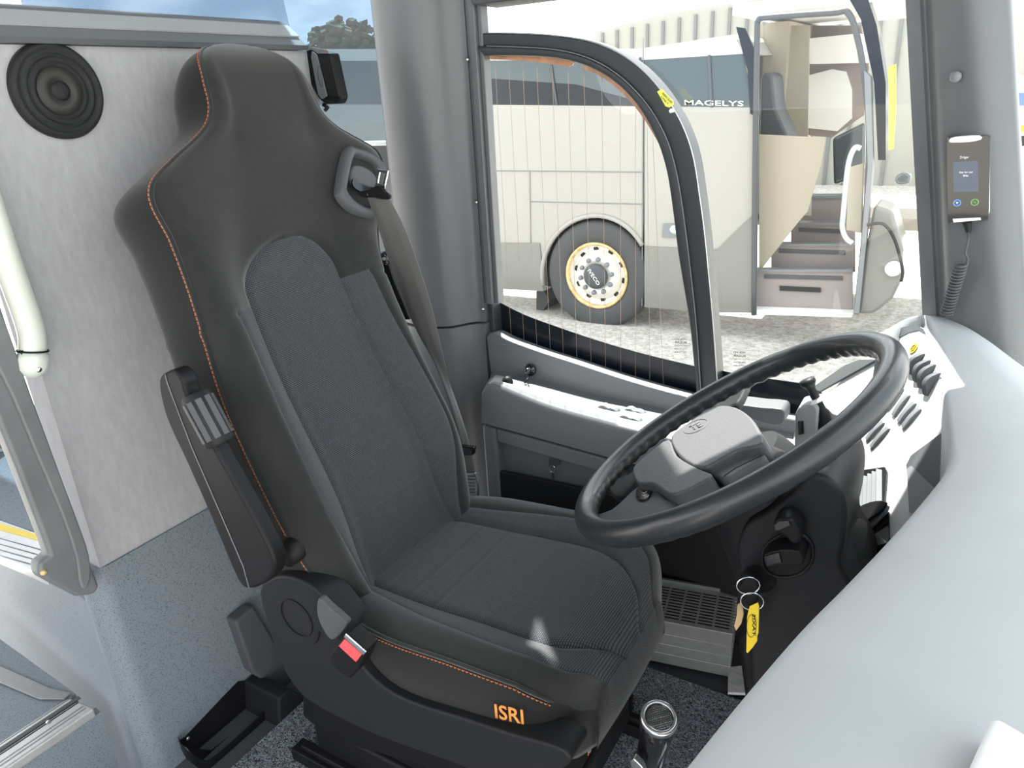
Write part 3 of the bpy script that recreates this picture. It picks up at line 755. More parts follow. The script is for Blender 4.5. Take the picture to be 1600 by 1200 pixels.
# ---- belt guide in the far shoulder
og = O0 + NN * .012
def gp(px, py, d=0.0): return PL(px, py, O0 + NN * (.010 + d), NN)
ring_o = [(541, 233), (556, 232), (580, 240), (597, 255), (601, 272), (602, 300), (590, 338), (577, 340), (550, 328), (532, 308), (530, 288)]
ring_i = [(552, 244), (566, 245), (582, 252), (591, 263), (592, 278), (590, 300), (583, 322), (574, 325), (556, 316), (542, 300), (542, 285)]
A = smooth_path([gp(*q) for q in ring_o], 4, True); B = smooth_path([gp(*q) for q in ring_i], 4, True)
k = MB(); rows = [[p - NN * .012 for p in A], [p + NN * .003 for p in A], [a.lerp(b, .5) + NN * .007 for a, b in zip(A, B)], [p + NN * .002 for p in B], [p - NN * .022 for p in B]]
k.grid(rows, True); bg_ = k.build('belt_guide', G['grey_dark'], seat, True)
MB().prism([p - NN * .020 for p in B], -NN * .01).build('guide_back', G['charcoal'], bg_)
k = MB(); cc = gp(570, 275, -.012); rows = []
dn = smooth_path([gp(548, 262, -.006), gp(560, 258, 0), gp(578, 266, .004), gp(590, 282, 0), gp(588, 298, -.004), gp(566, 290, -.004), gp(548, 284, -.008)], 4, True)
bevel(MB().prism([p - NN * .012 for p in dn], NN * .014).build('guide_flap', G['grey_dark'], bg_), .004)
prism('slot', smooth_path([gp(*q, -.0025) for q in [(550, 280), (556, 284), (570, 292), (584, 294), (580, 304), (560, 299), (550, 291)]], 3, True), NN * .003, G['black_gloss'], bg_, 0)
# ---- belt webbing from the guide down to the floor anchor
cl = [(576, 306, .935), (588, 318, .95), (612, 352, .985), (636, 410, 1.03), (660, 480, 1.06), (682, 555, 1.075), (703, 630, 1.08), (724, 700, 1.085), (731, 745, 1.085)]
wd = [(576, 19), (612, 21), (636, 20), (660, 19), (682, 14), (703, 11), (724, 9), (731, 10)]
Lp, Rp = [], []
edges = [((573, 303), (604, 303)), ((577, 316), (613, 318)), ((590, 352), (634, 360)), ((606, 400), (656, 420)), ((625, 450), (676, 485)), ((648, 510), (690, 545)), ((680, 570), (703, 600)), ((706, 640), (718, 645)), ((718, 690), (733, 692)), ((722, 738), (743, 740))]
yy = [.955, .965, .985, 1.01, 1.035, 1.05, 1.07, 1.08, 1.085, 1.09]
for (a, b), y in zip(edges, yy):
    Lp.append(P(*a, 1, y - .012)); Rp.append(P(*b, 1, y + .012))
Lp, Rp = smooth_path(Lp, 5), smooth_path(Rp, 5)
rows = [[a, a.lerp(b, .33), a.lerp(b, .66), b] for a, b in zip(Lp, Rp)]
k = MB(); k.grid(rows); o = k.build('seat_belt', G['belt'], seat, True)
sm_ = o.modifiers.new('solid', 'SOLIDIFY'); sm_.thickness = .0016
# tongue
yt = .950
def tg_(px, py): return P(px, py, 1, yt)
k = MB(); A = [tg_(*q) for q in [(590, 264), (606, 267), (601, 290), (601, 295), (584, 291), (587, 287)]]; Bq = [tg_(*q) for q in [(593, 269), (602, 271), (598, 287), (598, 288), (590, 286), (590, 285)]]
rows = [A, Bq, [p + Vector((0, .003, 0)) for p in Bq], [p + Vector((0, .003, 0)) for p in A], A]
k.grid(rows, True); tn = k.build('belt_tongue', G['chrome'], seat)
prism('tongue_grip', smooth_path([tg_(*q) for q in [(562, 302), (568, 298), (580, 296), (590, 290), (600, 293), (606, 300), (612, 305), (611, 311), (600, 311), (585, 308), (570, 308)]], 3, True), (0, -.006, 0), G['black'], tn, .002)
# lower anchor
prism('anchor_stop', [P(*q, 1, 1.07) for q in [(718, 697), (740, 700), (738, 712), (720, 711)]], (0, .012, 0), G['black_gloss'], seat, .002)
an = prism('belt_anchor', [P(*q, 1, 1.085) for q in [(721, 740), (742, 738), (748, 760), (746, 792), (736, 802), (722, 798), (716, 780)]], (0, .006, 0), G['steel'], seat, .003)
k = MB()
for i in range(6):
    y0 = 744 + i * 5; k.tube([P(723, y0, 1, 1.083), P(742, y0 + 1, 1, 1.083)], .0009, 5)
k.build('sewn_end', G['belt'], an, True)
MB().lathe(P(738, 792, 1, 1.084), (0, -1, 0), [(0, .006), (.006, .006), (.008, 0), (0, 0)], 16).build('anchor_bolt', G['steel'], an, True)
# far side adjuster hardware glimpsed behind the shoulder
MB().lathe(P(598, 405, 1, 1.06), (0, -1, 0), [(0, .02), (.010, .016), (.014, 0), (.014, -.02), (0, -.02)], 20).build('belt_roller', G['black_gloss'], seat, True)
prism('far_bracket', [P(*q, 1, 1.08) for q in [(595, 405), (606, 412), (615, 440), (628, 470), (640, 500), (632, 500), (612, 465), (600, 435)]], (0, .02, 0), G['black'], seat, .003)

# ================================================================== SIDE CONSOLE under the driver's window
con = empty('side_console', (-.5, 1.2, 0), 'grey moulded side console with switches under the driver window', 'console')
Fp = [(752, 612), (757, 605), (775, 603), (850, 633), (930, 656), (1012, 677), (1080, 694), (1160, 713), (1240, 730)]
Bp = [(766, 590), (774, 586), (790, 589), (850, 603), (932, 625), (1010, 641), (1090, 658), (1180, 676), (1260, 690)]
Sp = [(762, 522), (775, 519), (800, 531), (850, 549), (900, 565), (990, 594), (1090, 621), (1200, 646), (1290, 662)]
Gp = [(752, 660), (758, 662), (775, 667), (850, 687), (930, 709), (1012, 731), (1080, 750), (1160, 772), (1240, 794)]
rows = []
Fs = smooth_path([P(*q, 1, 1.17) for q in Fp], 6); Bs = smooth_path([P(*q, 1, 1.366) for q in Bp], 6)
Ss = smooth_path([P(*q, 1, 1.378) for q in Sp], 6); Gs = smooth_path([P(*q, 1, 1.172) for q in Gp], 6)
def colrow(g, f, b, s_):
    up = Vector((0, 0, 1)); r = [g + Vector((0, .02, -.004)), g, f + Vector((0, 0, -.012))]
    r += [f + Vector((0, .002, -.004)), f + Vector((0, .008, 0)), f.lerp(b, .5), b.lerp(f, .06), b + Vector((0, .006, .010))]
    r += [b.lerp(s_, .5), s_ - Vector((0, .004, .004)), s_ + Vector((0, .002, 0)), s_ + Vector((0, .03, -.004)), s_ + Vector((0, .035, -.2))]
    return r
k = MB(); rows = [colrow(*q) for q in zip(Gs, Fs, Bs, Ss)]; V = k.grid(rows)
k.bm.faces.new(V[0]); k.bm.faces.new(V[-1][::-1])
mb_ = auto(k.build('moulding', G['console'], con), 50)
# pale inlay that forms the top of the ledge
rows = [[f.lerp(b, .07) + Vector((.012 if i < 8 else 0, 0, .0012)), f.lerp(b, .5) + Vector((0, 0, .0012)), f.lerp(b, .93) + Vector((0, 0, .0022))] for i, (f, b) in enumerate(zip(Fs, Bs))][7:]
k = MB(); k.grid(rows); inl = k.build('ledge_inlay', G['ledge'], con, True)
# lower cabinet: frame, recessed panel, pocket
def cz(px, py, y): return P(px, py, 1, y)
gl = [cz(*q, 1.178) for q in Gp[:6]]
x0, x1 = gl[0].x, -.50
def zg(x): return interp([(p.x, p.z) for p in sorted(gl, key=lambda p: p.x)], x) - .006
k = MB(); k.prism([(x0, 1.178, 0), (x0 + .035, 1.178, 0), (x0 + .035, 1.178, zg(x0 + .035)), (x0, 1.178, zg(x0))], (0, .2, 0)); bevel(k.build('stile', G['console'], con), .008)
k = MB(); k.prism([(x0 + .035, 1.180, zg(x0) - .035), (x1, 1.180, zg(x1) - .035), (x1, 1.180, zg(x1)), (x0 + .035, 1.180, zg(x0 + .035))], (0, .2, 0)); bevel(k.build('top_rail', G['console'], con), .005)
k = MB(); k.box((x0 + .03, 1.205, 0), (x1, 1.39, zg(x1) - .01)); k.build('lower_panel', G['console'], con)
pz0, pz1 = cz(776, 735, 1.182).z, cz(915, 762, 1.182).z
k = MB(); k.prism([(x0 + .036, 1.182, .02), (x1, 1.182, .02), (x1, 1.182, pz1 - .002), (x0 + .036, 1.182, pz0)], (0, .010, 0)); bevel(k.build('pocket_front', G['charcoal'], con), .003)
# bulkhead below the forward part of the ledge
k = MB(); k.box((-.50, 1.34, 0), (.28, 1.40, .50)); tag(k.build('bulkhead', G['charcoal'], con))
# knobs and switches
c = P(829, 578, 1, 1.366)
m = tag(MB().lathe(c, (0, -1, .1), [(0, -.004), (.013, -.004), (.0145, .002), (.012, .005), (.009, .006), (.0085, .016), (.006, .021), (0, .022)], 28).build('mirror_knob', G['black_gloss'], None, True), 'round black mirror adjuster knob on the grey upright of the side console', 'knob')
MB().tube([c + Vector((0, -.004, -.012)), P(824, 592, 1, 1.325), P(819, 600, 1, 1.315)], .0016, 8).build('cord', G['black'], m, True)
cl_ = lambda px, py, y: P(px, py, 1, y)
def ledge_pt(px, py):
    A = P(px, py, 1, 1.25)
    # meet the ledge surface between front and back edges
    r = ray(px, py); best = None
    for f, b in zip(Fs, Bs):
        for t in (.0, .1, .2, .3, .4, .5, .6, .7, .8, .9, 1): 
            q = f.lerp(b, t); d = ((q - CAM).cross(r)).length / r.length
            if best is None or d < best[0]: best = (d, q)
    q = best[1]; s_ = (q - CAM).dot(r) / r.dot(r)
    return CAM + r * s_
c = ledge_pt(793, 600)
tag(MB().lathe(c, (0, 0, 1), [(0, -.004), (.0125, -.004), (.0125, .006), (.010, .013), (.006, .017), (0, .018)], 24).build('rotary_knob', G['black'], None, True), 'small black rotary knob at the rear end of the side ledge', 'knob')
c = ledge_pt(817, 605)
t_ = tag(MB().lathe(c, (0, 0, 1), [(.009, -.004), (.0135, -.003), (.0150, .002), (.0135, .0035), (.0115, .002), (.0105, -.002)], 28).build('socket_ring', G['chrome'], None, True), 'chrome-ringed round socket on the side ledge beside the rotary knob', 'socket')
MB().lathe(c, (0, 0, 1), [(0, .001), (.009, .001), (.0115, -.001), (.0115, -.004), (0, -.004)], 24).build('socket_cap', G['grey_dark'], t_, True)
for i, (px, py, lab) in enumerate([(951, 639, 'grey window rocker switch standing alone on the side ledge'), (992, 644, 'grey rocker switch with two bumps, rear one of the pair on the side ledge'), (985, 655, 'smooth grey rocker switch, front one of the pair on the side ledge')]):
    c = ledge_pt(px, py); e = (Fs[-8] - Fs[10]).normalized(); s_ = Vector((-e.y, e.x, 0)).normalized(); u_ = e.cross(s_)
    if u_.z < 0: u_ = -u_
    pr_ = [c - e * .019 - u_ * .003, c + e * .019 - u_ * .003, c + e * .021 + u_ * .004, c + e * .010 + u_ * .008, c + u_ * .0065, c - e * .010 + u_ * .009, c - e * .020 + u_ * .004]
    o = prism('rocker_switch', [p - s_ * .009 for p in smooth_path(pr_, 3, True)], s_ * .018, G['grey'], None, .0015, 2)
    tag(o, lab, 'switch', 'rocker switches on the side ledge')
    if i == 1:
        for q in (-.008, .009): MB().lathe(c + e * q + u_ * .0075, u_, [(0, .003), (.002, .002), (.003, 0), (.003, -.002)], 10).build('bump', G['white'], o, True)
# little keys in the cabinet lock
lk = cz(866, 709, 1.204)
kk = tag(MB().lathe(lk, (0, -1, 0), [(0, .012), (.005, .012), (.006, .010), (.006, -.01), (0, -.01)], 20).build('cabinet_lock', G['steel'], None, True), 'small round lock in the recessed panel of the side console', 'lock')
yk = 1.188
ko = [cz(*q, yk) for q in [(862, 707), (869, 707), (869, 713), (873, 717), (873, 725), (868, 730), (861, 729), (857, 723), (858, 716), (862, 713)]]
kb = prism('cabinet_key', smooth_path(ko, 2, True), (0, .002, 0), G['steel'], None, .0004)
tag(kb, 'flat steel key hanging in the side console lock', 'key')
MB().tube([cz(863, 729, yk) + Vector((math.cos(a) * .007, 0, math.sin(a) * .008 - .006)) for a in [i * math.pi / 10 for i in range(20)]], .0007, 5, True).build('key_ring', G['chrome'], kb, True)
MB().prism([cz(*q, yk) for q in [(862, 738), (866, 737), (867, 743), (865, 745), (865, 758), (862, 758), (863, 745), (861, 742)]], (0, .0015, 0)).build('spare_key', G['steel'], kb)

# ================================================================== FOOTREST / HEATER BOX
zt = .12; zb_ = .013
fr0, fr1 = P(1007, 966, 2, zt), P(1145, 992, 2, zt); bk0, bk1 = P(1024, 913, 2, zt), P(1148, 930, 2, zt)
e = (fr1 - fr0); L1 = e.length; e.normalize(); g = Vector((-e.y, e.x, 0)); dpt = max(.08, min(.16, (bk1 - fr1).dot(g)))
o0 = fr1 - e * .30; o1 = fr1
hb = empty('heater_box', (o1 + g * dpt / 2 - e * .1) - Vector((0, 0, zt - zb_)), 'ribbed aluminium heater box with slotted top grille on the floor below the side console', 'heater')
def hp(a, b, z): return o0 + e * a + g * b + Vector((0, 0, z - zt))
LL = .30
k = MB(); 
prof_ = [(0, zb_), (0, zb_ + .024), (.0015, zb_ + .025), (0, zb_ + .026), (0, .062), (.0015, .063), (0, .064), (0, .088), (.0015, .089), (0, .090), (0, zt), (.004, zt), (.004, zb_)]
V = k.grid([[hp(0, b, z) for b, z in prof_], [hp(LL, b, z) for b, z in prof_]], True); k.bm.faces.new(V[0]); k.bm.faces.new(V[1][::-1])
k.build('front_panel', G['alu_dark'], hb)
for z in (zb_ + .0255, .0635, .0895):
    k = MB(); k.tube([hp(0, -.0004, z), hp(LL, -.0004, z)], .0006, 5); k.build('ridge_line', G['alu'], hb, True)
k = MB(); k.prism([hp(LL - .004, 0, zb_), hp(LL - .004, dpt, zb_), hp(LL - .004, dpt, zt), hp(LL - .004, 0, zt)], e * .004); k.build('end_panel', G['alu'], hb)
k = MB(); k.prism([hp(0, .005, .10), hp(LL - .005, .005, .10), hp(LL - .005, dpt, .10), hp(0, dpt, .10)], (0, 0, .004)); k.build('dark_tray', G['black'], hb)
gr = MB(); pitch = .0098; nrow = int((dpt - .02) / pitch); cw = .0335
gr.prism([hp(0, 0, zt), hp(LL, 0, zt), hp(LL, .012, zt), hp(0, .012, zt)], (0, 0, .002))
for i in range(1, nrow + 1):
    b = .012 + i * pitch; gr.prism([hp(0, b - .0036, zt), hp(LL, b - .0036, zt), hp(LL, b, zt), hp(0, b, zt)], (0, 0, .002))
b1 = .012 + nrow * pitch
gr.prism([hp(0, b1, zt), hp(LL, b1, zt), hp(LL, dpt, zt), hp(0, dpt, zt)], (0, 0, .002))
for j in range(10):
    a = LL - .004 - j * cw
    if a > .004: gr.prism([hp(a - .0045, .010, zt + .0002), hp(a, .010, zt + .0002), hp(a, b1 + .001, zt + .0002), hp(a - .0045, b1 + .001, zt + .0002)], (0, 0, .0016))
gr.build('slotted_grille', G['alu'], hb)
k = MB(); k.prism([hp(0, dpt, zt - .01), hp(LL, dpt, zt - .01), hp(LL, dpt, zt + .010), hp(0, dpt, zt + .010)], g * .006); k.build('rear_edge', G['alu_dark'], hb)
# pale board under the column
pbd = [P(*q, 2, .016) for q in [(1138, 1046), (1165, 1043), (1245, 1055), (1330, 1075), (1330, 1110), (1200, 1088), (1137, 1085)]]
tag(MB().prism(pbd, (0, 0, .006)).build('floor_board', G['wood']), 'pale grey wood-grain board on the floor beside the heater box', 'board')

# ================================================================== STEERING WHEEL
WT = .572; WC = Vector((-.227, .886, .721)); A1 = Vector((math.cos(WT), 0, math.sin(WT))); A2 = Vector((0, math.cos(.08), math.sin(.08))); A2 = (A2 - A1 * A2.dot(A1)).normalized(); WN = A1.cross(A2)
WN = WN if WN.z > 0 else -WN
WR = .2165
sw = empty('steering_wheel', WC - WN * .05, 'large black leather steering wheel with grey hub pad in front of the driver seat', 'steering wheel')
def wp(px, py, off=0.0): return PL(px, py, WC + WN * off, WN)
rows = []
for i in range(240):
    a = i * math.pi * 2 / 240; c = WC + (A1 * math.cos(a) + A2 * math.sin(a)) * WR; rd = (A1 * math.cos(a) + A2 * math.sin(a)); r = []
    for j in range(20):
        b = j * math.pi / 10; rr = .0168
        g_ = max(0, -math.sin(b + .3)) * max(0, -math.cos(b) * .8 + .5)
        rr += .0016 * math.sin(a * 60) * g_
        r.append(c + rd * math.cos(b) * rr * .92 + WN * math.sin(b) * rr)
    rows.append(r)
k = MB(); k.grid(rows + [rows[0]], True); bmesh.ops.remove_doubles(k.bm, verts=k.bm.verts, dist=1e-6); k.build('rim', G['leather'], sw, True)
def pad(name, px, top, th, m_, par, bev=.006, n=3):
    A = smooth_path([wp(*q, top) for q in px], n, True)
    return prism(name, A, -WN * th, m_, par, bev, 3)
hub = pad('hub_pad', [(1048, 682), (1075, 660), (1104, 640), (1125, 633), (1148, 635), (1172, 650), (1189, 676), (1192, 690), (1178, 697), (1153, 702), (1125, 716), (1094, 730), (1060, 711)], .004, .045, G['hub'], sw, .010)
pad('lower_pad', [(1045, 686), (1015, 706), (992, 726), (988, 738), (996, 754), (1020, 755), (1044, 771), (1064, 768), (1090, 756), (1112, 741), (1093, 732), (1057, 711)], .002, .04, G['hub'], sw, .006)
pad('spoke', [(922, 806), (955, 795), (985, 768), (1003, 756), (1020, 758), (1042, 778), (1060, 784), (1044, 799), (1000, 812), (940, 822)], -.012, .018, G['hub'], sw, .006)
pad('spoke', [(1095, 735), (1140, 705), (1190, 690), (1240, 712), (1215, 740), (1180, 762), (1130, 772), (1085, 765)], -.022, .018, G['black'], sw, .006)
pad('spoke', [(1120, 640), (1150, 632), (1170, 590), (1150, 585), (1120, 595), (1108, 620)], -.034, .014, G['black'], sw, .005)
pad('spoke', [(975, 745), (1000, 730), (1010, 745), (985, 775), (960, 775), (950, 760)], -.034, .012, G['black'], sw, .005)
bt_ = pad('spoke_button', [(993, 768), (997, 762), (1010, 761), (1016, 767), (1012, 777), (1001, 781), (993, 777)], -.009, .006, G['black_gloss'], sw, .0012)
for dy in (0, 4):
    MB().tube([wp(1003, 769 + dy, -.0085), wp(1006, 770.5 + dy, -.0085), wp(1011, 767.5 + dy, -.0085)], .0003, 5).build('mark', G['white'], bt_, True)
pod = pad('control_pod', [(1104, 731), (1125, 718), (1150, 706), (1170, 697), (1189, 703), (1193, 714), (1165, 730), (1140, 745), (1120, 745), (1107, 741)], -.008, .022, G['grey_dark'], sw, .004)
MB().tube([wp(1131, 744, -.0078), wp(1150, 731, -.0078), wp(1191, 711, -.0078)], .0006, 5).build('button_gap', G['black'], pod, True)
# embossed oval emblem on the pad
em = MB(); ec = wp(1087, 666, .0042); ex = (wp(1106, 658, .0042) - wp(1070, 676, .0042)) / 2; ey = (wp(1082, 660, .0042) - wp(1092, 672, .0042)) / 2 * 1.1
em.tube([ec + ex * math.cos(a) + ey * math.sin(a) for a in [i * math.pi / 16 for i in range(32)]], .0007, 6, True).build('emblem_ring', G['grey_dark'], hub, True)
text('emblem_letters', 'TE', ec - ex * .45 - ey * .5, ex * .9, ey * 1.0, G['grey_dark'], hub, .0008)

# ---- column
colm_ = empty('steering_column', (-.12, .84, .25), 'black plastic steering column housing below the wheel', 'steering column')
rows = []
for i in range(15):
    f = i / 14; c = WC - WN * lerp(.035, .20, f) ; rx = lerp(.050, .085, f ** .7); ry = lerp(.055, .10, f ** .7); r = []
    for j in range(36):
        a = j * math.pi / 18; ca, sa = math.cos(a), math.sin(a)
        r.append(c + A1 * rx * abs(ca) ** .75 * (1 if ca > 0 else -1) + A2 * ry * abs(sa) ** .75 * (1 if sa > 0 else -1))
    rows.append(r)
k = MB(); V = k.grid(rows, True); k.bm.faces.new(V[0]); k.bm.faces.new(V[-1][::-1]); auto(k.build('column_shroud', G['charcoal'], colm_), 50)
hs = [(1156, 838), (1168, 818), (1200, 800), (1235, 770), (1262, 742), (1292, 746), (1314, 768), (1323, 800), (1319, 848), (1314, 885), (1335, 925), (1345, 975), (1300, 1060), (1230, 1100), (1178, 1090), (1170, 1000), (1160, 930), (1151, 872)]
yh = .80
o = prism('column_housing', smooth_path([P(*q, 1, yh) for q in hs], 3, True), (0, .16, 0), G['charcoal'], colm_, .022, 5)
k = MB(); k.prism([P(*q, 1, yh + .01) for q in [(1150, 1000), (1200, 960), (1262, 985), (1300, 1100), (1240, 1180), (1165, 1120)]], (0, .12, 0)); bevel(k.build('pedal_shaft_cover', G['black'], colm_), .01)
# oval bezel with the two switch levers
bz = [(1192, 862), (1204, 846), (1232, 832), (1258, 838), (1270, 858), (1266, 882), (1248, 898), (1222, 902), (1202, 896), (1192, 882)]
bo = prism('switch_bezel', smooth_path([P(*q, 1, yh - .002) for q in bz], 3, True), (0, .012, 0), G['black'], colm_, .003)
MB().tube(smooth_path([P(*q, 1, yh - .003) for q in bz], 3, True), .0018, 6, True).build('bezel_edge', G['charcoal'], bo, True)
def lever(px, dpx, y, name, lab):
    A = smooth_path([P(*q, 1, y) for q in px], 2, True); o = prism(name, A, (0, .030, 0), G['black'], None, .004)
    tag(o, lab, 'switch'); A2_ = [P(*q, 1, y - .0005) for q in dpx]
    prism('switch_face', A2_, (0, -.002, 0), G['black_gloss'], o, .0008); return o
lever([(1208, 818), (1216, 811), (1234, 810), (1244, 822), (1252, 836), (1248, 850), (1236, 850), (1226, 838), (1212, 832)], [(1210, 819), (1217, 813), (1233, 812), (1236, 820), (1218, 828), (1211, 828)], yh - .032, 'column_switch', 'black glossy column switch, upper of the two on the steering column')
lever([(1193, 868), (1200, 864), (1220, 859), (1246, 861), (1256, 874), (1250, 884), (1226, 884), (1200, 888), (1194, 880)], [(1194, 869), (1218, 862), (1222, 878), (1198, 884)], yh - .032, 'column_switch', 'black lower column switch with blue-lit face on the steering column')
# ignition lock, keys, yellow tag
ig = P(1184, 900, 1, yh)
tag(MB().lathe(ig, (-.25, -1, .1), [(0, .024), (.010, .024), (.014, .018), (.016, 0), (.022, -.001), (.022, -.012), (0, -.012)], 26).build('ignition_lock', G['black'], None, True), 'round black ignition lock on the side of the steering column', 'lock')
yk = yh - .045
kf = prism('key_fob', smooth_path([P(*q, 1, yk) for q in [(1162, 908), (1172, 902), (1182, 908), (1186, 925), (1180, 950), (1168, 958), (1158, 948), (1152, 925)]], 3, True), (0, .010, 0), G['black'], None, .003)
tag(kf, 'black key fob hanging below the ignition lock', 'key')
MB().obox(P(1172, 905, 1, yk + .025), Vector((.004, 0, 0)), Vector((0, .022, 0)), Vector((0, 0, .001))).build('key_blade', G['steel'], kf)
def ring_(c, r, m_, par, name, tilt=.3):
    return MB().tube([c + Vector((math.cos(a) * r, math.sin(tilt) * math.cos(a) * r, math.sin(a) * r)) for a in [i * math.pi / 14 for i in range(28)]], .0009, 6, True).build(name, m_, par, True)
r1 = P(1169, 915, 1, yk - .004); ring_(r1, .0120, G['chrome'], kf, 'split_ring', .5); r2 = P(1175, 940, 1, yk - .006)
yt_ = prism('key_tag', [P(*q, 1, yk - .008) for q in [(1171, 948), (1184, 942), (1186, 948), (1185, 990), (1183, 994), (1183, 1002), (1176, 1012), (1168, 1021), (1166, 1019), (1167, 965)]], (0, .0018, 0), G['yellow'], None, .0005)
tag(yt_, 'bright yellow plastic tag hanging from the ignition key ring', 'key tag')
ring_(r2, .0125, G['chrome'], yt_, 'tag_ring', .3)
a_, b_, c_ = P(1176, 997, 1, yk - .0082), P(1175, 955, 1, yk - .0082), P(1171, 996, 1, yk - .0082)
text('tag_text', 'TAXIS', a_ + (b_ - a_) * .1, (b_ - a_) * .8, (c_ - a_) * 1.0 * -1, G['ink'], yt_, .0004)
MB().tube([P(1174, 978, 1, yk - .0088) + Vector((math.cos(a) * .0055, 0, math.sin(a) * .017)) for a in [i * math.pi / 14 for i in range(28)]], .0003, 4, True).build('tag_oval', G['ink'], yt_, True)
prism('brass_key', [P(*q, 1, yk + .006) for q in [(1152, 945), (1160, 940), (1162, 960), (1158, 975), (1150, 986), (1147, 978), (1151, 962)]], (0, .002, 0), G['rust'], kf, .0004)

# ================================================================== DASHBOARD
dash = empty('dashboard', (.1, .8, .3), 'light grey wraparound dashboard beside the steering wheel', 'dashboard')
ZR = .75
R_px = [(1372, 528), (1387, 521), (1412, 509), (1430, 505), (1443, 509), (1453, 524), (1461, 547), (1468, 572), (1476, 612), (1481, 650), (1484, 695), (1479, 724), (1462, 750), (1400, 822), (1320, 905), (1250, 975), (1150, 1090), (1060, 1200), (960, 1322), (860, 1440)]
RX = smooth_path([P(*q, 2, ZR) for q in R_px], 5)
C_px = [(1373, 526), (1388, 518), (1412, 503), (1430, 497), (1447, 493), (1464, 494), (1482, 499), (1510, 511), (1545, 533), (1585, 563), (1640, 605)]
CX = [P(*q, 2, ZR + .014) for q in C_px]
CX += [p + Vector((.16, -.005, .018)) for p in [P(*q, 2, ZR) for q in R_px[11:]]]
CXs = smooth_path(CX, 5)
rows = []
nR = len(RX)
for i, (r, c) in enumerate(zip(RX, CXs)):
    d = c - r; h = Vector((d.x, d.y, 0)); hl = h.length; hn = h.normalized() if hl > 1e-6 else Vector((1, 0, 0))
    q = min(.012, hl * .3); f = min(1, i / 30)
    f = min(1, max(0, (i - 48) / 25)); fall = Vector((lerp(.03, .22, f), lerp(.025, 0, f), lerp(-.14, -.05, f)))
    rows.append([r + Vector((0, 0, -.30)) + hn * .02, r + Vector((0, 0, -.05)) + hn * .004, r + Vector((0, 0, -.010)), r + Vector((0, 0, -.003)) + hn * q * .3, r + hn * q + Vector((0, 0, .002)),
                 r.lerp(c, .35) + Vector((0, 0, .006)), r.lerp(c, .7) + Vector((0, 0, .006)), c, c + fall * .4 + Vector((0, 0, lerp(.03, .004, f))), c + fall, c + fall * 1.3 + Vector((0, 0, -.5))])
k = MB(); k.grid(rows); auto(k.build('dash_top', G['dash'], dash), 60)
# switch panel of the left wing
AB = Vector((.36, -.93, 0)).normalized(); th = math.radians(62)
AA = Vector((.93, .36, 0)).normalized() * math.cos(th) + Vector((0, 0, math.sin(th)))
PN = AB.cross(AA); PN = PN if PN.dot(CAM - Vector((0, 1.15, .5))) > 0 else -PN; PN.normalize()
P0 = P(1400, 650, 1, 1.15)
def dp(px, py, off=0.0): return PL(px, py, P0 + PN * off, PN)
pan = [(1372, 529), (1390, 520), (1412, 511), (1430, 508), (1442, 512), (1452, 527), (1465, 572), (1480, 655), (1484, 700), (1484, 760), (1470, 830), (1440, 900), (1400, 960), (1330, 990), (1290, 950), (1300, 800), (1270, 740), (1225, 705), (1235, 670), (1300, 610)]
prism('switch_panel', [dp(*q) for q in pan], -PN * .012, G['dash_in'], dash, .003)
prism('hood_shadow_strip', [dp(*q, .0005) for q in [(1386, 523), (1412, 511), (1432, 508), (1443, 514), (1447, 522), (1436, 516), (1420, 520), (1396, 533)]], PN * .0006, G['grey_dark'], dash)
prism('display_edge', [dp(*q, .0005) for q in [(1272, 607), (1323, 572), (1348, 563), (1373, 563), (1283, 613)]], PN * .004, G['grey_dark'], dash)
# round pushbuttons of the upper switch group
def slab(name, cpx, half_a, half_b, m_, off=.001, th_=.006, lab=None, grp=None, par=None, rnd=0):
    c = dp(*cpx, off); pts = [c - AA * half_a - AB * half_b, c + AA * half_a - AB * half_b, c + AA * half_a + AB * half_b, c - AA * half_a + AB * half_b]
    o = prism(name, pts, PN * th_, m_, par, rnd or .0015)
    if lab: tag(o, lab, 'switch', grp)
    return o
def rocker(a, b, wd_, name, lab, grp, m_=G['grey'], arc=.009, n=8):
    # switch bar between two sight lines on the panel, bowed towards the viewer
    A, B = dp(*a), dp(*b); e = (B - A); L = e.length; e.normalize(); s_ = e.cross(PN).normalized() * wd_
    prof = [A - e * .001] + [A + e * L * i / n + PN * (.003 + arc * math.sin(math.pi * i / n)) for i in range(n + 1)] + [B + e * .001]
    o = prism(name, [p - s_ for p in prof], s_ * 2, m_, None, .0012, 2)
    return tag(o, lab, 'switch', grp)
g1 = 'curved rocker switches in the upper group of the dashboard'
for i, (a, b) in enumerate([((1423, 585), (1443, 553)), ((1431, 597), (1452, 563)), ((1439, 607), (1460, 570)), ((1447, 618), (1468, 583))]):
    rocker(a, b, .0060, 'dash_switch', ['curved grey rocker switch nearest the yellow sticker in the upper dashboard group', 'second curved grey rocker switch below the yellow sticker on the dashboard', 'third curved grey rocker switch below the yellow sticker on the dashboard', 'curved grey rocker switch farthest from the yellow sticker in the upper group'][i], g1, G['grey_dark'], .010)
    c = dp(lerp(a[0], b[0], .45), lerp(a[1], b[1], .45)) + PN * .0155
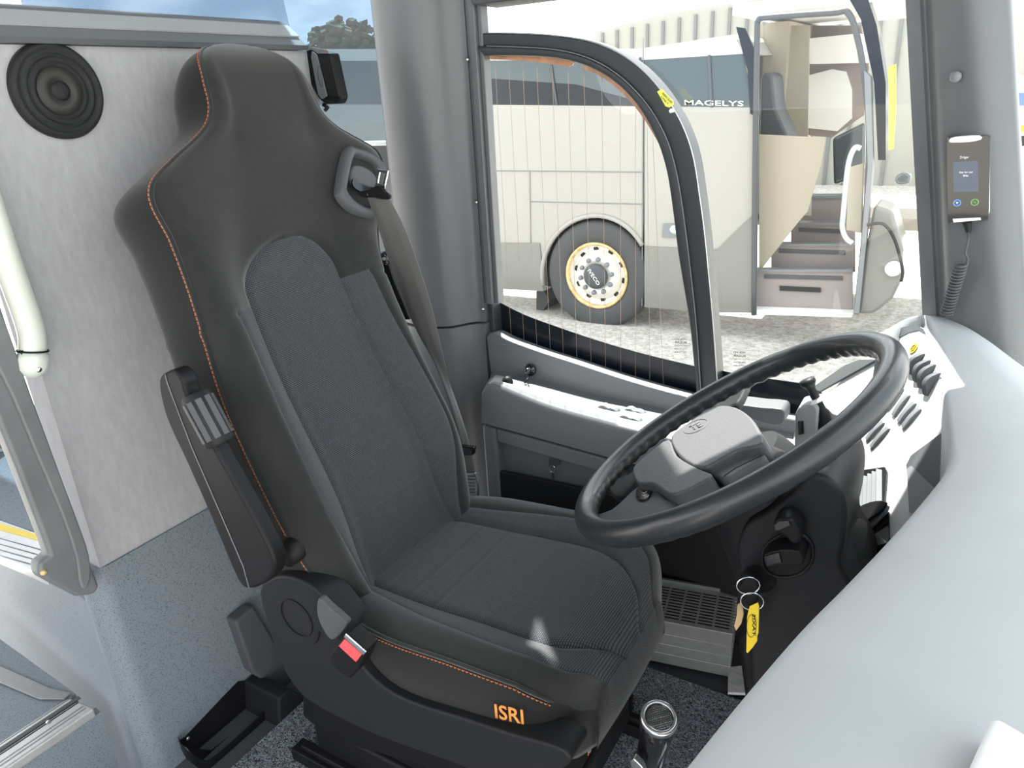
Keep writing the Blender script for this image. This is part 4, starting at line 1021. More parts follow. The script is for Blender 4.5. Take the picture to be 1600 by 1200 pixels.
# flat bars: three in the middle group, three next to it
g2 = 'flat bar switches in the middle of the dashboard'
mid = [((1388, 639), (1411, 607)), ((1397, 650), (1421, 617)), ((1405, 660), (1431, 629)), ((1412, 669), (1439, 638))]
for i, (a, b) in enumerate(mid):
    rocker(a, b, .0056, 'bar_switch', 'flat grey bar switch, %s of four in the row beside the curved switches' % ['top', 'second', 'third', 'lowest'][i], g2, G['grey'], .002)
low = [((1347, 677), (1374, 650)), ((1355, 688), (1382, 659)), ((1362, 700), (1390, 668))]
for i, (a, b) in enumerate(low):
    rocker(a, b, .0056, 'bar_switch', 'flat grey bar switch, %s of three nearer the steering wheel rim' % ['top', 'middle', 'lowest'][i], g2, G['grey'], .002)
g3 = 'curved rocker switches in the lower dashboard group'
for i, (a, b) in enumerate([((1306, 715), (1330, 692)), ((1312, 727), (1338, 700)), ((1320, 740), (1348, 712))]):
    rocker(a, b, .0060, 'dash_switch', 'curved grey rocker switch, %s of the lower group above the air vent' % ['top', 'middle', 'lowest'][i], g3, G['grey_dark'], .010)
# yellow round sticker on the panel
yc = dp(1428, 544, .001)
MB().lathe(yc, PN, [(0, .0008), (.0088, .0008), (.0088, 0)], 20).build('yellow_sticker', G['yellow'], None)
o = bpy.data.objects['yellow_sticker']; tag(o, 'round yellow sticker at the top of the dashboard switch panel', 'sticker')
MB().tube([yc + PN * .001 + (AA * math.cos(a) + AB * math.sin(a)) * .0055 for a in [i * math.pi / 10 for i in range(20)]], .0005, 5, True).build('printed_ring', G['ink'], o, True)
for q in (-.002, .002): MB().tube([yc + PN * .001 + AB * q - AA * .004, yc + PN * .001 + AB * q + AA * .004], .0005, 5).build('printed_bar', G['ink'], o, True)
# grey storage pocket
pk = prism('storage_pocket', [dp(*q, .0008) for q in [(1416, 728), (1424, 712), (1478, 672), (1484, 700), (1484, 760), (1462, 772)]], PN * .0008, G['grey_dark'], dash)
prism('pocket_floor', [dp(*q, .0018) for q in [(1417, 732), (1424, 728), (1466, 768), (1440, 806), (1421, 800)]], PN * .0006, G['grey'], dash)
# air vent with flap
vt_ = empty('air_vent', dp(1365, 770, 0), 'upright black air vent with pale slats on the white dashboard panel', 'air vent')
fr_ = [(1335, 800), (1340, 752), (1348, 735), (1384, 730), (1388, 738), (1384, 790), (1348, 822), (1338, 828)]
prism('vent_frame', [dp(*q, .001) for q in fr_], PN * .002, G['black'], vt_, .001)
for i in range(6):
    f = i / 5; a = (lerp(1344, 1378, f), lerp(752, 734, f)); b = (lerp(1341, 1378, f), lerp(818, 788, f))
    A, B = dp(*a, .004), dp(*b, .004); e = (B - A).normalized(); s_ = e.cross(PN).normalized()
    MB().prism([A, B, B + PN * .007 + s_ * .0028, A + PN * .007 + s_ * .0028], s_ * .0012).build('slat', G['grey'], vt_)
prism('vent_flap', smooth_path([dp(*q, .012) for q in [(1336, 820), (1340, 800), (1352, 790), (1372, 784), (1388, 786), (1380, 800), (1360, 814), (1342, 824)]], 2, True), PN * .004, G['black'], vt_, .0015)
# cup holder opening below
ch = prism('cup_holder', smooth_path([dp(*q, .001) for q in [(1313, 862), (1314, 835), (1345, 820), (1385, 800), (1390, 812), (1388, 880), (1372, 905), (1345, 910), (1325, 895)]], 2, True), PN * .0015, G['black_gloss'], None)
tag(ch, 'dark round cup holder recess in the dashboard beside the steering column', 'cup holder')
prism('pale_lip', smooth_path([dp(*q, .004) for q in [(1318, 846), (1322, 836), (1352, 822), (1387, 790), (1388, 802), (1350, 838), (1330, 854), (1322, 854)]], 2, True), PN * .006, G['grey'], ch, .002)
# lower vent just above the dash ridge
vt2 = empty('air_vent', P(1345, 935, 1, .84), 'small dark slatted floor vent low beside the steering column', 'air vent')
k = MB(); k.prism([P(*q, 1, .79) for q in [(1322, 965), (1328, 940), (1350, 912), (1376, 902), (1400, 910), (1380, 960), (1340, 1000)]], (0, .03, 0)); bevel(k.build('vent_frame', G['black'], vt2), .003)
for i in range(4):
    f = i / 3; a = (lerp(1326, 1368, f), lerp(955, 912, f))
    MB().prism([P(a[0], a[1] - 12, 1, .785), P(a[0] + 4, a[1] - 15, 1, .785), P(a[0] + 1, a[1] + 22, 1, .785), P(a[0] - 3, a[1] + 24, 1, .785)], (0, .006, 0)).build('slat', G['white'], vt2)
# hand brake lever on its base beside the wheel
y_ = 1.20
gb = empty('brake_lever_console', P(1260, 700, 1, y_), 'grey lever console with small black rocker between side ledge and wheel rim', 'console')
prism('base', [P(*q, 1, y_ - .02) for q in [(1241, 700), (1242, 648), (1248, 636), (1270, 630), (1278, 640), (1276, 700), (1262, 725), (1241, 730)]], (0, .05, 0), G['ledge'], gb, .004)
prism('rocker', [P(*q, 1, y_ - .021) for q in [(1247, 658), (1256, 657), (1257, 677), (1248, 679)]], (0, -.003, 0), G['black_gloss'], gb, .001)
bl = empty('brake_lever', P(1290, 665, 1, y_), 'small dark grey hand lever with white collar and T-shaped knob', 'lever')
A, B = P(1292, 655, 1, y_), P(1262, 597, 1, y_); ax_ = (B - A); L_ = ax_.length; ax_.normalize()
MB().lathe(A, ax_, [(0, -.03), (.022, -.03), (.022, -.012), (.016, 0), (.012, .004), (.009, .014), (.007, .018), (.0065, L_ * .55), (0, L_ * .55)], 24).build('boot', G['charcoal'], bl, True)
MB().lathe(A + ax_ * L_ * .50, ax_, [(.006, 0), (.020, .001), (.021, .003), (.018, .004), (.006, .005)], 28).build('collar', G['white'], bl, True)
MB().lathe(A + ax_ * L_ * .54, ax_, [(.007, 0), (.0075, .010), (.0065, .018), (.010, .026), (.013, .030), (.013, .036), (0, .038)], 24).build('knob', G['charcoal'], bl, True)
# curved dark tray between ledge and lever
tr = [(1118, 632), (1150, 632), (1190, 637), (1222, 640), (1226, 652), (1222, 664), (1195, 662), (1160, 650), (1126, 644)]
o = prism('ledge_tray', smooth_path([P(*q, 1, 1.30) for q in tr], 2, True), (0, .05, 0), G['grey_dark'], None, .004); tag(o, 'curved dark grey grip tray seen through the steering wheel above the side ledge', 'tray')
# pale card reader box in the near corner of the dashboard
cr_ = [P(*q, 2, .794) for q in [(1552, 1112), (1600, 1140), (1700, 1210), (1660, 1290), (1560, 1260), (1512, 1200)]]
cb = prism('card_reader', cr_, (0, 0, -.03), G['white'], None, .006, 4)
tag(cb, 'glossy white box lying on the near corner of the dashboard', 'box')

# ================================================================== FITTINGS ON THE PARTITION
# speaker
c = P(95, 142, 0, XP + .012)
spk = empty('speaker', c - Vector((.012, 0, 0)), 'round black mesh speaker on the grey fabric partition', 'speaker')
rr = .0605
MB().lathe(c - Vector((.012, 0, 0)), (1, 0, 0), [(0, 0), (rr + .004, 0), (rr + .004, .007), (rr, .012), (rr - .004, .013), (rr - .006, .010), (rr * .80, .011), (rr * .76, .014), (rr * .74, .011), (rr * .62, .011), (rr * .60, .013), (rr * .56, .0105), (0, .0105)], 64).build('mesh_cover', G['grille'], spk, True)
MB().lathe(c - Vector((.012, 0, 0)), (1, 0, 0), [(rr * .22, .0108), (rr * .53, .0108), (rr * .53, .0118), (rr * .22, .0132), (rr * .22, .0108)], 48).build('cone', G['cone'], spk, True)
MB().lathe(c - Vector((.012, 0, 0)), (1, 0, 0), [(0, .0155), (rr * .12, .015), (rr * .24, .0125), (rr * .24, .010)], 32).build('dust_cap', G['grille'], spk, True)
# cap rail on the partition and the clear screen above
rl = tag(MB().prism([(XP - .060, .30, 1.246), (XP + .012, .30, 1.246), (XP + .014, .30, 1.252), (XP - .006, .30, 1.268), (XP - .045, .30, 1.300), (XP - .060, .30, 1.300)], (0, .82, 0)).build('partition_rail', G['grey']), 'worn grey capping rail along the top of the driver partition', 'rail')
MB().prism([(XP + .012, .30, 1.2462), (XP + .016, .30, 1.2462), (XP + .016, .30, 1.2535), (XP + .012, .30, 1.2535)], (0, .82, 0)).build('metal_edge', G['grey_dark'], rl)
MB().prism([(XP - .006, .30, 1.269), (XP - .003, .30, 1.271), (XP - .030, .30, 1.292), (XP - .033, .30, 1.290)], (0, .82, 0)).build('pale_strip', G['dash'], rl)
tag(MB().prism([(XP - .050, .30, 1.30), (XP - .044, .30, 1.30), (XP - .044, 1.135, 1.30), (XP - .044, 1.110, 1.62), (XP - .044, .30, 1.64), (XP - .050, .30, 1.64)][:2] and [(XP - .047, .30, 1.295), (XP - .047, 1.14, 1.255), (XP - .047, 1.125, 1.38), (XP - .047, 1.10, 1.62), (XP - .047, .30, 1.62)], (.005, 0, 0)).build('clear_screen', G['acrylic']), 'clear plastic screen standing on the capping rail of the partition', 'screen')
# dark ticket box on a bracket at the window end of the partition
c = Vector((XP + .05, 1.150, 1.165))
tb = empty('reading_lamp_box', c - Vector((0, 0, .07)), 'black box with a grey front strip mounted at the window end of the partition', 'device')
y_ = 1.13
prism('housing', [P(*q, 1, y_) for q in [(457, 84), (487, 76), (517, 83), (532, 152), (528, 162), (508, 163), (498, 155)]], (0, .024, 0), G['black'], tb, .004)
prism('front_strip', [P(*q, 1, y_ - .001) for q in [(489, 80), (497, 86), (513, 150), (505, 155), (499, 148), (488, 90)]], (0, -.004, 0), G['grey'], tb, .001)
prism('side_face', [P(*q, 1, y_ - .001) for q in [(498, 84), (517, 86), (531, 151), (515, 150)]], (0, -.003, 0), G['charcoal'], tb, .001)
prism('top_face', [P(*q, 1, y_ - .001) for q in [(482, 77), (489, 74), (513, 78), (517, 84), (498, 84), (490, 78)]], (0, -.004, 0), G['grey'], tb, .001)
MB().tube([P(505, 163, 1, y_ + .01), P(512, 168, 1, y_ + .02), P(508, 172, 1, y_ + .02)], .004, 8).build('bracket', G['black'], tb, True)
ov = [P(500 + 3.2 * math.cos(a) + 1.5 * math.sin(a), 119 + 2 * math.cos(a) + 16 * math.sin(a), 1, y_ - .0055) for a in [i * math.pi / 12 for i in range(24)]]
MB().tube(ov, .0006, 5, True).build('oval_mark', G['grey_dark'], tb, True)
# cream grab rail
yx = XP + .030
hp_ = [(-75, 160), (-55, 220), (-28, 290), (-8, 350), (10, 405), (26, 450), (42, 495), (50, 525), (51, 552)]
hr = empty('grab_rail', P(50, 575, 0, XP + .01), 'cream painted tubular grab rail at the aisle edge of the partition', 'grab rail')
MB().tube(smooth_path([P(*q, 0, yx) for q in hp_], 6), .0175, 18).build('tube', G['cream'], hr, True)
A, B = P(51, 548, 0, yx), P(50, 590, 0, yx)
k = MB(); k.tube([A, A.lerp(B, .3), A.lerp(B, .7), A.lerp(B, .92), B], [.0178, .021, .019, .012, .004], 18); k.build('end_fitting', G['cream'], hr, True)
MB().lathe(P(60, 577, 0, yx + .016), (1, -.2, 0), [(0, .004), (.003, .004), (.0055, 0), (.0055, -.004)], 16).build('screw', G['chrome'], hr, True)
tn_ = (A - P(50, 520, 0, yx)).normalized(); e1 = tn_.orthogonal().normalized(); e2 = tn_.cross(e1); c = P(51, 548, 0, yx)
ct = MB().tube([c + (e1 * math.cos(a) + e2 * math.sin(a)) * .0190 for a in [i * math.pi / 14 for i in range(28)]], .0014, 6, True).build('cable_tie', G['black'], None, True)
tag(ct, 'thin black cable tie round the lower end of the cream grab rail', 'cable tie')
MB().obox(P(36, 550, 0, yx + .004), Vector((.003, 0, 0)), Vector((0, .004, 0)), Vector((0, 0, .003))).build('tie_head', G['black'], ct)
# grey moulded stair trim down the aisle edge
tro = [(-40, 380), (0, 470), (30, 560), (60, 650), (95, 760), (130, 850), (152, 905), (157, 918), (148, 930), (120, 933), (80, 912), (62, 902), (60, 882), (78, 868), (66, 835), (30, 740), (-10, 640), (-60, 520)]
sg = empty('stair_trim', P(110, 930, 0, XP), 'grey moulded cover running down the aisle edge of the partition beside the steps', 'trim')
prism('cover', [P(*q, 0, XP + .028) for q in tro], (-.028, 0, 0), G['trim_grey'], sg, .010, 4)
rd = [(-30, 420), (10, 505), (36, 580), (68, 668), (100, 755), (128, 830), (140, 868), (142, 905), (132, 922), (124, 905), (120, 872), (98, 806), (60, 716), (20, 620), (-30, 510)]
prism('raised_band', smooth_path([P(*q, 0, XP + .034) for q in rd], 2, True), (-.008, 0, 0), G['trim_grey'], sg, .0035, 3)
MB().lathe(P(68, 895, 0, XP + .028), (1, -.4, 0), [(0, .0025), (.003, .0025), (.0045, 0), (.0045, -.004)], 14).build('screw', G['rust'], sg, True)
# steps to the passenger aisle
YS = YE - .012
def wl(px, py, dy=0): return P(px, py, 1, YS + dy)
E0_, = (P(150, 1098, 1, YS - .002),)
zs = E0_.z
def sp_(px, py, z=None): return P(px, py, 2, zs if z is None else z)
s1 = empty('step', P(60, 1150, 2, zs), 'lower aisle step with ribbed aluminium nosing left of the driver platform', 'step')
n_a = [(150, 1098), (110, 1086), (20, 1135), (-120, 1230), (-60, 1290), (0, 1235)]
ev = (sp_(128, 1113) - sp_(0, 1200)); ev.normalize(); pn_ = Vector((0, 0, 1)).cross(ev); 
if pn_.dot(sp_(100, 1085) - sp_(128, 1113)) < 0: pn_ = -pn_
o_ = sp_(147, 1106)
def st(a, b, z=0): return o_ - ev * a + pn_ * b + Vector((0, 0, z))
w_in = (sp_(112, 1086) - sp_(147, 1106)).dot(pn_); w_in = max(.03, w_in)
prism('nosing', [st(0, 0), st(.5, 0), st(.5, w_in), st(.01, w_in)], (0, 0, -.02), G['alu'], s1, .004, 3)
for f, g2_ in ((.18, 'alu_dark'), (.30, 'alu_dark'), (.55, 'charcoal'), (.62, 'charcoal'), (.90, 'alu_dark')):
    MB().prism([st(.008, w_in * f, .0006), st(.5, w_in * f, .0006), st(.5, w_in * f + .0022, .0006), st(.008, w_in * f + .0022, .0006)], (0, 0, -.002)).build('groove', G[g2_], s1)
MB().prism([st(.0, w_in * .62 + .003, .0008), st(.5, w_in * .62 + .003, .0008), st(.5, w_in * .80, .0008), st(.0, w_in * .80, .0008)], (0, 0, -.002)).build('anti_slip_strip', G['grey_dark'], s1)
for q in (.06, .18): MB().lathe(st(q, w_in * .58, .001), (0, 0, 1), [(0, .0012), (.003, .0012), (.0042, 0)], 12).build('screw', G['steel'], s1, True)
# return strip along the wall and vinyl tread and riser
prism('wall_strip', [sp_(112, 1084), sp_(100, 1094), sp_(62, 1094), sp_(0, 1068), sp_(-70, 1040), sp_(-70, 1012), sp_(0, 1041), sp_(78, 1076)], (0, 0, .003), G['alu_dark'], s1, .003)
MB().prism([st(-.002, w_in, -.002), st(.6, w_in, -.002), st(.6, w_in + .5, -.002), st(-.002, w_in + .5, -.002)], (0, 0, -.03)).build('tread', G['vinyl'], s1)
MB().prism([st(-.01, .004, -.02), st(.6, .004, -.02), st(.6, .004, -.4), st(-.01, .004, -.4)], pn_ * .02).build('riser', G['vinyl'], s1)
# upper step
z2 = .408
s2 = empty('step', P(20, 845, 2, z2), 'upper aisle step with yellow-striped aluminium nosing behind the grey stair trim', 'step')
def up(px, py, z=z2): return P(px, py, 2, z)
prism('nosing', [up(-60, 845), up(74, 902), up(74, 838), up(-60, 790)], (0, 0, -.02), G['alu'], s2, .003)
prism('yellow_stripe', [up(-60, 812, z2 + .001), up(75, 848, z2 + .001), up(75, 840, z2 + .001), up(-60, 800, z2 + .001)], (0, 0, -.001), G['yellow'], s2)
for i in range(4):
    dy = 18 + i * 9
    MB().tube([up(-60, 806 + dy, z2 + .0005), up(82, 846 + dy, z2 + .0005)], .0009, 5).build('groove', G['alu_dark'], s2, True)
MB().prism([up(-60, 790), up(74, 838), up(62, 760), up(20, 700), up(-60, 690)], (0, 0, -.02)).build('tread', G['vinyl'], s2)
prism('rear_riser', [up(-60, 715, z2), up(40, 690, z2), up(40, 690, z2 + .001) + Vector((0, 0, .18)), up(-60, 715, z2 + .001) + Vector((0, 0, .18))], (-.02, 0, 0), G['grey_dark'], s2)
prism('rear_edge', [up(-60, 712, z2 + .001), up(40, 702, z2 + .001), up(40, 692, z2 + .001), up(-60, 702, z2 + .001)], (0, 0, .008), G['alu'], s2)
# black bin bracket low on the partition
bn = empty('waste_bin_bracket', P(340, 1180, 0, XP + .03), 'black plastic bin bracket screwed low on the speckled vinyl partition', 'bracket')
xo = XP + .0045
prism('back_plate', smooth_path([P(*q, 0, xo) for q in [(279, 1158), (290, 1150), (362, 1074), (376, 1064), (395, 1068), (424, 1086), (428, 1092), (400, 1130), (330, 1172), (300, 1172)]], 2, True), (.003, 0, 0), G['black'], bn, .001)
lip = [P(282, 1162, 0, xo + .004), P(292, 1178, 0, xo + .055), P(320, 1196, 0, xo + .060), P(345, 1186, 0, xo + .062), P(425, 1112, 0, xo + .062), P(432, 1098, 0, xo + .055), P(425, 1088, 0, xo + .004)]
L2 = smooth_path(lip, 5); k = MB()
rows = [[p + Vector((0, 0, .014)), p + Vector((-.003, 0, .014)), p + Vector((-.003, 0, -.016)), p + Vector((0, 0, -.016))] for p in L2]
V = k.grid(rows, True); k.bm.faces.new(V[0]); k.bm.faces.new(V[-1][::-1]); auto(k.build('loop_bar', G['black'], bn), 40)
prism('bottom_shelf', [P(*q, 0, xo + .03) for q in [(292, 1168), (330, 1172), (420, 1100), (424, 1112), (345, 1190), (310, 1192)]], (.002, 0, -.004), G['black'], bn)
for q in [(294, 1154), (388, 1080)]: MB().lathe(P(*q, 0, xo + .004), (1, 0, 0), [(0, .002), (.0025, .002), (.004, 0)], 12).build('screw', G['steel'], bn, True)
# dark corner fairing between partition and mat
fa = empty('corner_fairing', P(430, 1150, 0, XP + .05), 'dark grey plastic fairing in the corner between partition and floor mat', 'fairing')
prism('upper_wedge', [P(*q, 0, XP + .035) for q in [(368, 972), (397, 948), (440, 1020), (480, 1090), (440, 1100), (420, 1070), (395, 1050)]], (-.031, 0, 0), G['grey_dark'], fa, .006)
prism('foot', [P(*q, 0, XP + .11) for q in [(436, 1092), (452, 1078), (500, 1098), (520, 1112), (478, 1160), (441, 1198), (446, 1240), (430, 1200), (438, 1150)]], (-.105, 0, 0), G['charcoal'], fa, .010)

# ================================================================== ALCOHOL TESTER on the front pillar
yd = 1.335
dv = empty('alcohol_tester', P(1512, 345, 1, yd), 'black handheld breath tester with lit screen on the front pillar', 'breath tester')
bo_ = [(1479, 224), (1484, 217), (1500, 214), (1538, 212), (1546, 214), (1547, 225), (1545, 335), (1541, 342), (1532, 345), (1488, 346), (1481, 340)]
body = prism('body', smooth_path([P(*q, 1, yd) for q in bo_], 2, True), (0, .030, 0), G['black_gloss'], dv, .004, 3)
prism('side_rail', [P(*q, 1, yd + .006) for q in [(1538, 212), (1547, 213), (1547, 330), (1543, 342), (1537, 344), (1540, 320)]], (0, .022, 0), G['steel'], dv, .003)
prism('top_cap', smooth_path([P(*q, 1, yd - .002) for q in [(1483, 222), (1485, 216), (1502, 213), (1531, 212), (1533, 218), (1515, 222), (1490, 223)]], 2, True), (0, .01, 0), G['white'], dv, .001)
prism('bottom_cap', [P(*q, 1, yd - .002) for q in [(1488, 342), (1532, 340), (1533, 344), (1490, 348)]], (0, .02, 0), G['white'], dv, .001)
prism('screen', [P(*q, 1, yd - .0006) for q in [(1489, 253), (1528, 251), (1529, 299), (1490, 300)]], (0, .0006, 0), G['screen'], dv)
def dtx(s_, x0, y0, w_, h_, m_, nm, *_):
    a, b, c = P(x0, y0, 1, yd - .0008), P(x0 + w_, y0 - w_ * .04, 1, yd - .0008), P(x0, y0 - h_, 1, yd - .0008)
    text(nm, s_, a, b - a, c - a, m_, dv, .0004)
dtx('Dräger', 1500, 249, 14, 5.2, G['white'], 'maker_name')
dtx('Klar for test', 1499, 271, 21, 3.2, G['screen_text'], 'screen_text')
dtx('Blås', 1505, 276, 8, 3.0, G['screen_text'], 'screen_text')
for (x, y, m_, s_) in [(1495.5, 317, G['blue_led'], '▼'), (1523, 316, G['green_led'], 'OK')]:
    c = P(x, y, 1, yd - .0012)
    r0 = .0046
    MB().tube([c + Vector((math.cos(a) * r0, 0, math.sin(a) * r0)) for a in [i * math.pi / 14 for i in range(28)]], .00055, 6, True).build('button_ring', m_, dv, True)
    if s_ == 'OK':
        dtx('OK', x - 2.4, y + 1.6, 4.8, 3.0, m_, 'button_text')
    else:
        MB().prism([c + Vector((-.0018, 0, .0012)), c + Vector((.0018, 0, .0012)), c + Vector((0, 0, -.0018))], (0, .0005, 0)).build('button_arrow', G['screen_text'], dv)
# cable: strain relief, straight lead, then coil down to the dashboard
MB().lathe(P(1511, 347, 1, yd + .006), P(1513, 362, 1, yd + .006) - P(1511, 347, 1, yd + .006), [(0, 0), (.0062, 0), (.0056, .004), (.0058, .006), (.0050, .008), (.0052, .010), (.0042, .013), (.0030, .018), (0, .018)], 16).build('strain_relief', G['charcoal'], dv, True)
yy_ = 1.325
cpts = [P(1513, 362, 1, yd + .006), P(1512, 378, 1, yy_), P(1508, 395, 1, yy_), P(1512, 404, 1, yy_), P(1511, 411, 1, yy_)]
A, B = P(1502, 412, 1, yy_), P(1479, 492, 1, 1.355)
ax_ = B - A; L_ = ax_.length; an_ = ax_.normalized(); e1 = Vector((1, 0, 0)); e1 = (e1 - an_ * e1.dot(an_)).normalized(); e2 = an_.cross(e1)
turns = 17; co = []
for i in range(turns * 14 + 1):
    a = i / 14 * 2 * math.pi; co.append(A + ax_ * (i / (turns * 14)) + (e1 * math.cos(a) + e2 * math.sin(a)) * .0082)
MB().tube(smooth_path(cpts + [co[0]], 5) + co[1:], .0020, 8).build('coiled_cable', G['grey_dark'], dv, True)

# ================================================================== MICROPHONE standing by the seat front
A, B = P(1030, 1122, 1, .66), P(1010, 1215, 1, .70)
ax_ = (A - B); L_ = ax_.length; ax_.normalize()
fl_ = empty('microphone', B, 'black gooseneck microphone with silver ring and mesh head in front of the seat', 'microphone')
MB().lathe(A, ax_, [(.0, -L_ - .10), (.018, -L_ - .10), (.019, -.055), (.0215, -.030), (.0220, -.003), (.0215, .002), (.0165, .003), (.0155, -.004), (0, -.004)], 36).build('barrel', G['black_gloss'], fl_, True)
MB().lathe(A, ax_, [(.0225, -.006), (.0228, .001), (.021, .0035), (.0170, .0035), (.0160, -.001), (.0225, -.006)], 40).build('chrome_ring', G['steel'], fl_, True)
hx = MB(); e1 = ax_.orthogonal().normalized(); e2 = ax_.cross(e1)
for i in range(-6, 7):
    for q in (0, 1, 2):
        an = q * math.pi / 3; d_ = e1 * math.cos(an) + e2 * math.sin(an); n_ = ax_.cross(d_); off = i * .0026; h_ = math.sqrt(max(0, .0158 ** 2 - off ** 2))
        if h_ > .002: hx.tube([A + n_ * off - d_ * h_ + ax_ * .0004, A + n_ * off + d_ * h_ + ax_ * .0004], .00042, 4)
hx.build('mesh', G['steel'], fl_)
prism('clip', [P(*q, 1, .63) for q in [(983, 1190), (990, 1185), (1003, 1198), (1015, 1230), (995, 1230)]], (0, .01, 0), G['steel'], fl_, .002)
# white-grey height lever at the cushion front
lv = prism('seat_lever', smooth_path([P(*q, 1, .88) for q in [(1002, 994), (1008, 1002), (992, 1040), (982, 1058), (970, 1060), (974, 1040), (990, 1006)]], 2, True), (0, .02, 0), G['ledge'], None, .003)
tag(lv, 'light grey adjustment lever sticking out under the front of the seat cushion', 'lever')
# small black plug box on the floor in front of the seat
pb_ = prism('floor_socket', [P(*q, 2, .05) for q in [(960, 1078), (990, 1082), (985, 1112), (955, 1110)]], (0, 0, -.03), G['black'], None, .004)
tag(pb_, 'small black socket block on the mat in front of the seat base', 'socket')

# ================================================================== OUTSIDE
ZG = -.975; YB = 6.3
gd = MB().box((-60, -60, ZG - .1), (60, 60, ZG)).build('ground', G['ground']); struct(gd)
bus = empty('coach', (-4, YB + 1, ZG), 'cream touring coach parked alongside, its front door open', 'coach')
def B_(px, py, y=YB): return P(px, py, 1, y)
def bpoly(name, px, th, m_, y=YB, bev=0, par=None):
    return prism(name, [B_(*q, y) for q in px], (0, th, 0), m_, par or bus, bev)
# side skin with wheel arch cut out
arc = [(1005, 345)] + [(930 + 84 * math.cos(a) * (1.0 if a < 1.57 else .98), 430 - 92 * math.sin(a)) for a in [math.radians(q) for q in range(30, 181, 12)]] + [(849, 455)]
zl = B_(790, 452).z
side = [(-500, 165), (700, 163), (1005, 166), (1005, 345)] + arc[1:] + [(700, 447), (-500, 430)]
bpoly('side_skin', side, .06, G['bus_paint'])
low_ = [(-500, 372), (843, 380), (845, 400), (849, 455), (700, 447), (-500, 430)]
bpoly('lower_reflection_skin', low_, .01, G['bus_lower'], YB - .012)  # darker lower half paints in the ground's reflection
MB().tube([B_(930 + 85 * math.cos(a) * (1.0 if a < 1.57 else .98), 430 - 93 * math.sin(a), YB - .004) for a in [math.radians(q) for q in range(30, 196, 8)]], .022, 8).build('arch_lip', G['bus_paint'], bus, True)
MB().box((B_(845, 400).x - .1, YB + .08, ZG + .3), (B_(1010, 400).x + .1, YB + 1.2, B_(930, 320).z)).build('wheel_well', G['ink'], bus)
# panel joints
for a, b in [((700, 266), (1005, 269)), ((828, 268), (830, 440)), ((829, 315), (1005, 319)), ((1005, 60), (1003, 478))]:
    MB().tube([B_(*a, YB - .002), B_(*b, YB - .002)], .005, 6).build('panel_gap', G['grey'], bus)
# front corner panel
bpoly('front_panel', [(1007, 166), (1183, 168), (1180, 488), (1100, 487), (1007, 479)], .06, G['bus_paint'])
bpoly('front_lower_reflection', [(1007, 385), (1120, 390), (1182, 330), (1180, 489), (1100, 488), (1007, 480)], .01, G['bus_lower'], YB - .012)  # ground reflection painted onto the lower front panel
# window band, roof line
bpoly('window_band', [(-500, 95), (1000, 92), (1160, 84), (1178, 180), (1005, 167), (700, 164), (-500, 166)], .04, G['bus_glass'], YB + .005)
for a, b in [((860, 98), (870, 164)), ((1000, 90), (1006, 166)), ((1108, 86), (1112, 168))]:
    MB().tube([B_(*a, YB - .002), B_(*b, YB - .002)], .012, 6).build('window_gap', G['grey_dark'], bus)
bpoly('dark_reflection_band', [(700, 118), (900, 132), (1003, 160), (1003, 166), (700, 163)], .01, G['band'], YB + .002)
bpoly('roof_rail', [(-500, 78), (1000, 76), (1145, 54), (1165, 84), (1000, 94), (-500, 97)], 1.9, G['bus_white'], YB)
text('lettering', 'MAGELYS', B_(1070, 164, YB - .006), B_(1162, 166, YB - .006) - B_(1070, 164, YB - .006), B_(1070, 156, YB - .006) - B_(1070, 164, YB - .006), G['white'], bus, .006)
bpoly('dark_corner_strip', [(1150, 42), (1164, 44), (1184, 90), (1186, 182), (1172, 178), (1168, 110)], .03, G['band'], YB - .02)
# lock plate
o = bpoly('lock_plate', [(1036, 350), (1063, 350), (1063, 371), (1034, 371)], .01, G['grey'], YB - .018, .004)
MB().lathe(B_(1054, 360, YB - .02), (0, -1, 0), [(0, .012), (.025, .012), (.045, 0)], 20).build('lock', G['steel'], o, True)
# wheel
wc_ = B_(934, 430, YB + .03); RW = .525
wh = MB().lathe(wc_, (0, -1, 0), [(RW * .58, -.02), (RW * .60, .03), (RW * .70, .052), (RW * .90, .050), (RW * .97, .028), (RW, -.01), (RW, -.26), (RW * .6, -.28)], 64).build('wheel', G['rubber'], bus, True)
MB().lathe(wc_, (0, -1, 0), [(RW * .60, -.02), (RW * .61, .042), (RW * .575, .046), (RW * .55, .03), (RW * .545, -.02)], 64).build('rim_flange', G['rust'], wh, True)
MB().lathe(wc_, (0, -1, 0), [(RW * .56, .02), (RW * .52, -.03), (RW * .46, -.05), (RW * .42, .00), (RW * .39, .03), (RW * .22, .034), (RW * .22, .0)], 64).build('rim_disc', G['rim'], wh, True)
MB().lathe(wc_, (0, -1, 0), [(0, .085), (RW * .15, .085), (RW * .21, .075), (RW * .225, .06), (RW * .225, .02)], 48).build('hub_cap', G['grey_dark'], wh, True)
for i in range(10):
    a = math.radians(i * 36 + 10); d_ = Vector((math.cos(a), 0, math.sin(a)))
    MB().lathe(wc_ + d_ * RW * .31, (0, -1, 0), [(0, .062), (.016, .062), (.022, .054), (.024, .03)], 14).build('wheel_nut', G['grey'], wh, True)
    a += math.radians(16); d_ = Vector((math.cos(a), 0, math.sin(a)))
    MB().lathe(wc_ + d_ * RW * .475, (0, -1, 0), [(0, -.035), (.024, -.035), (.028, -.044)], 14).build('hand_hole', G['ink'], wh, True)
a = math.radians(-53); e1 = Vector((math.cos(a), 0, math.sin(a))); e2 = Vector((-math.sin(a), 0, math.cos(a)))
oo = wc_ + Vector((0, -.086, 0)) - e1 * .085 - e2 * .018
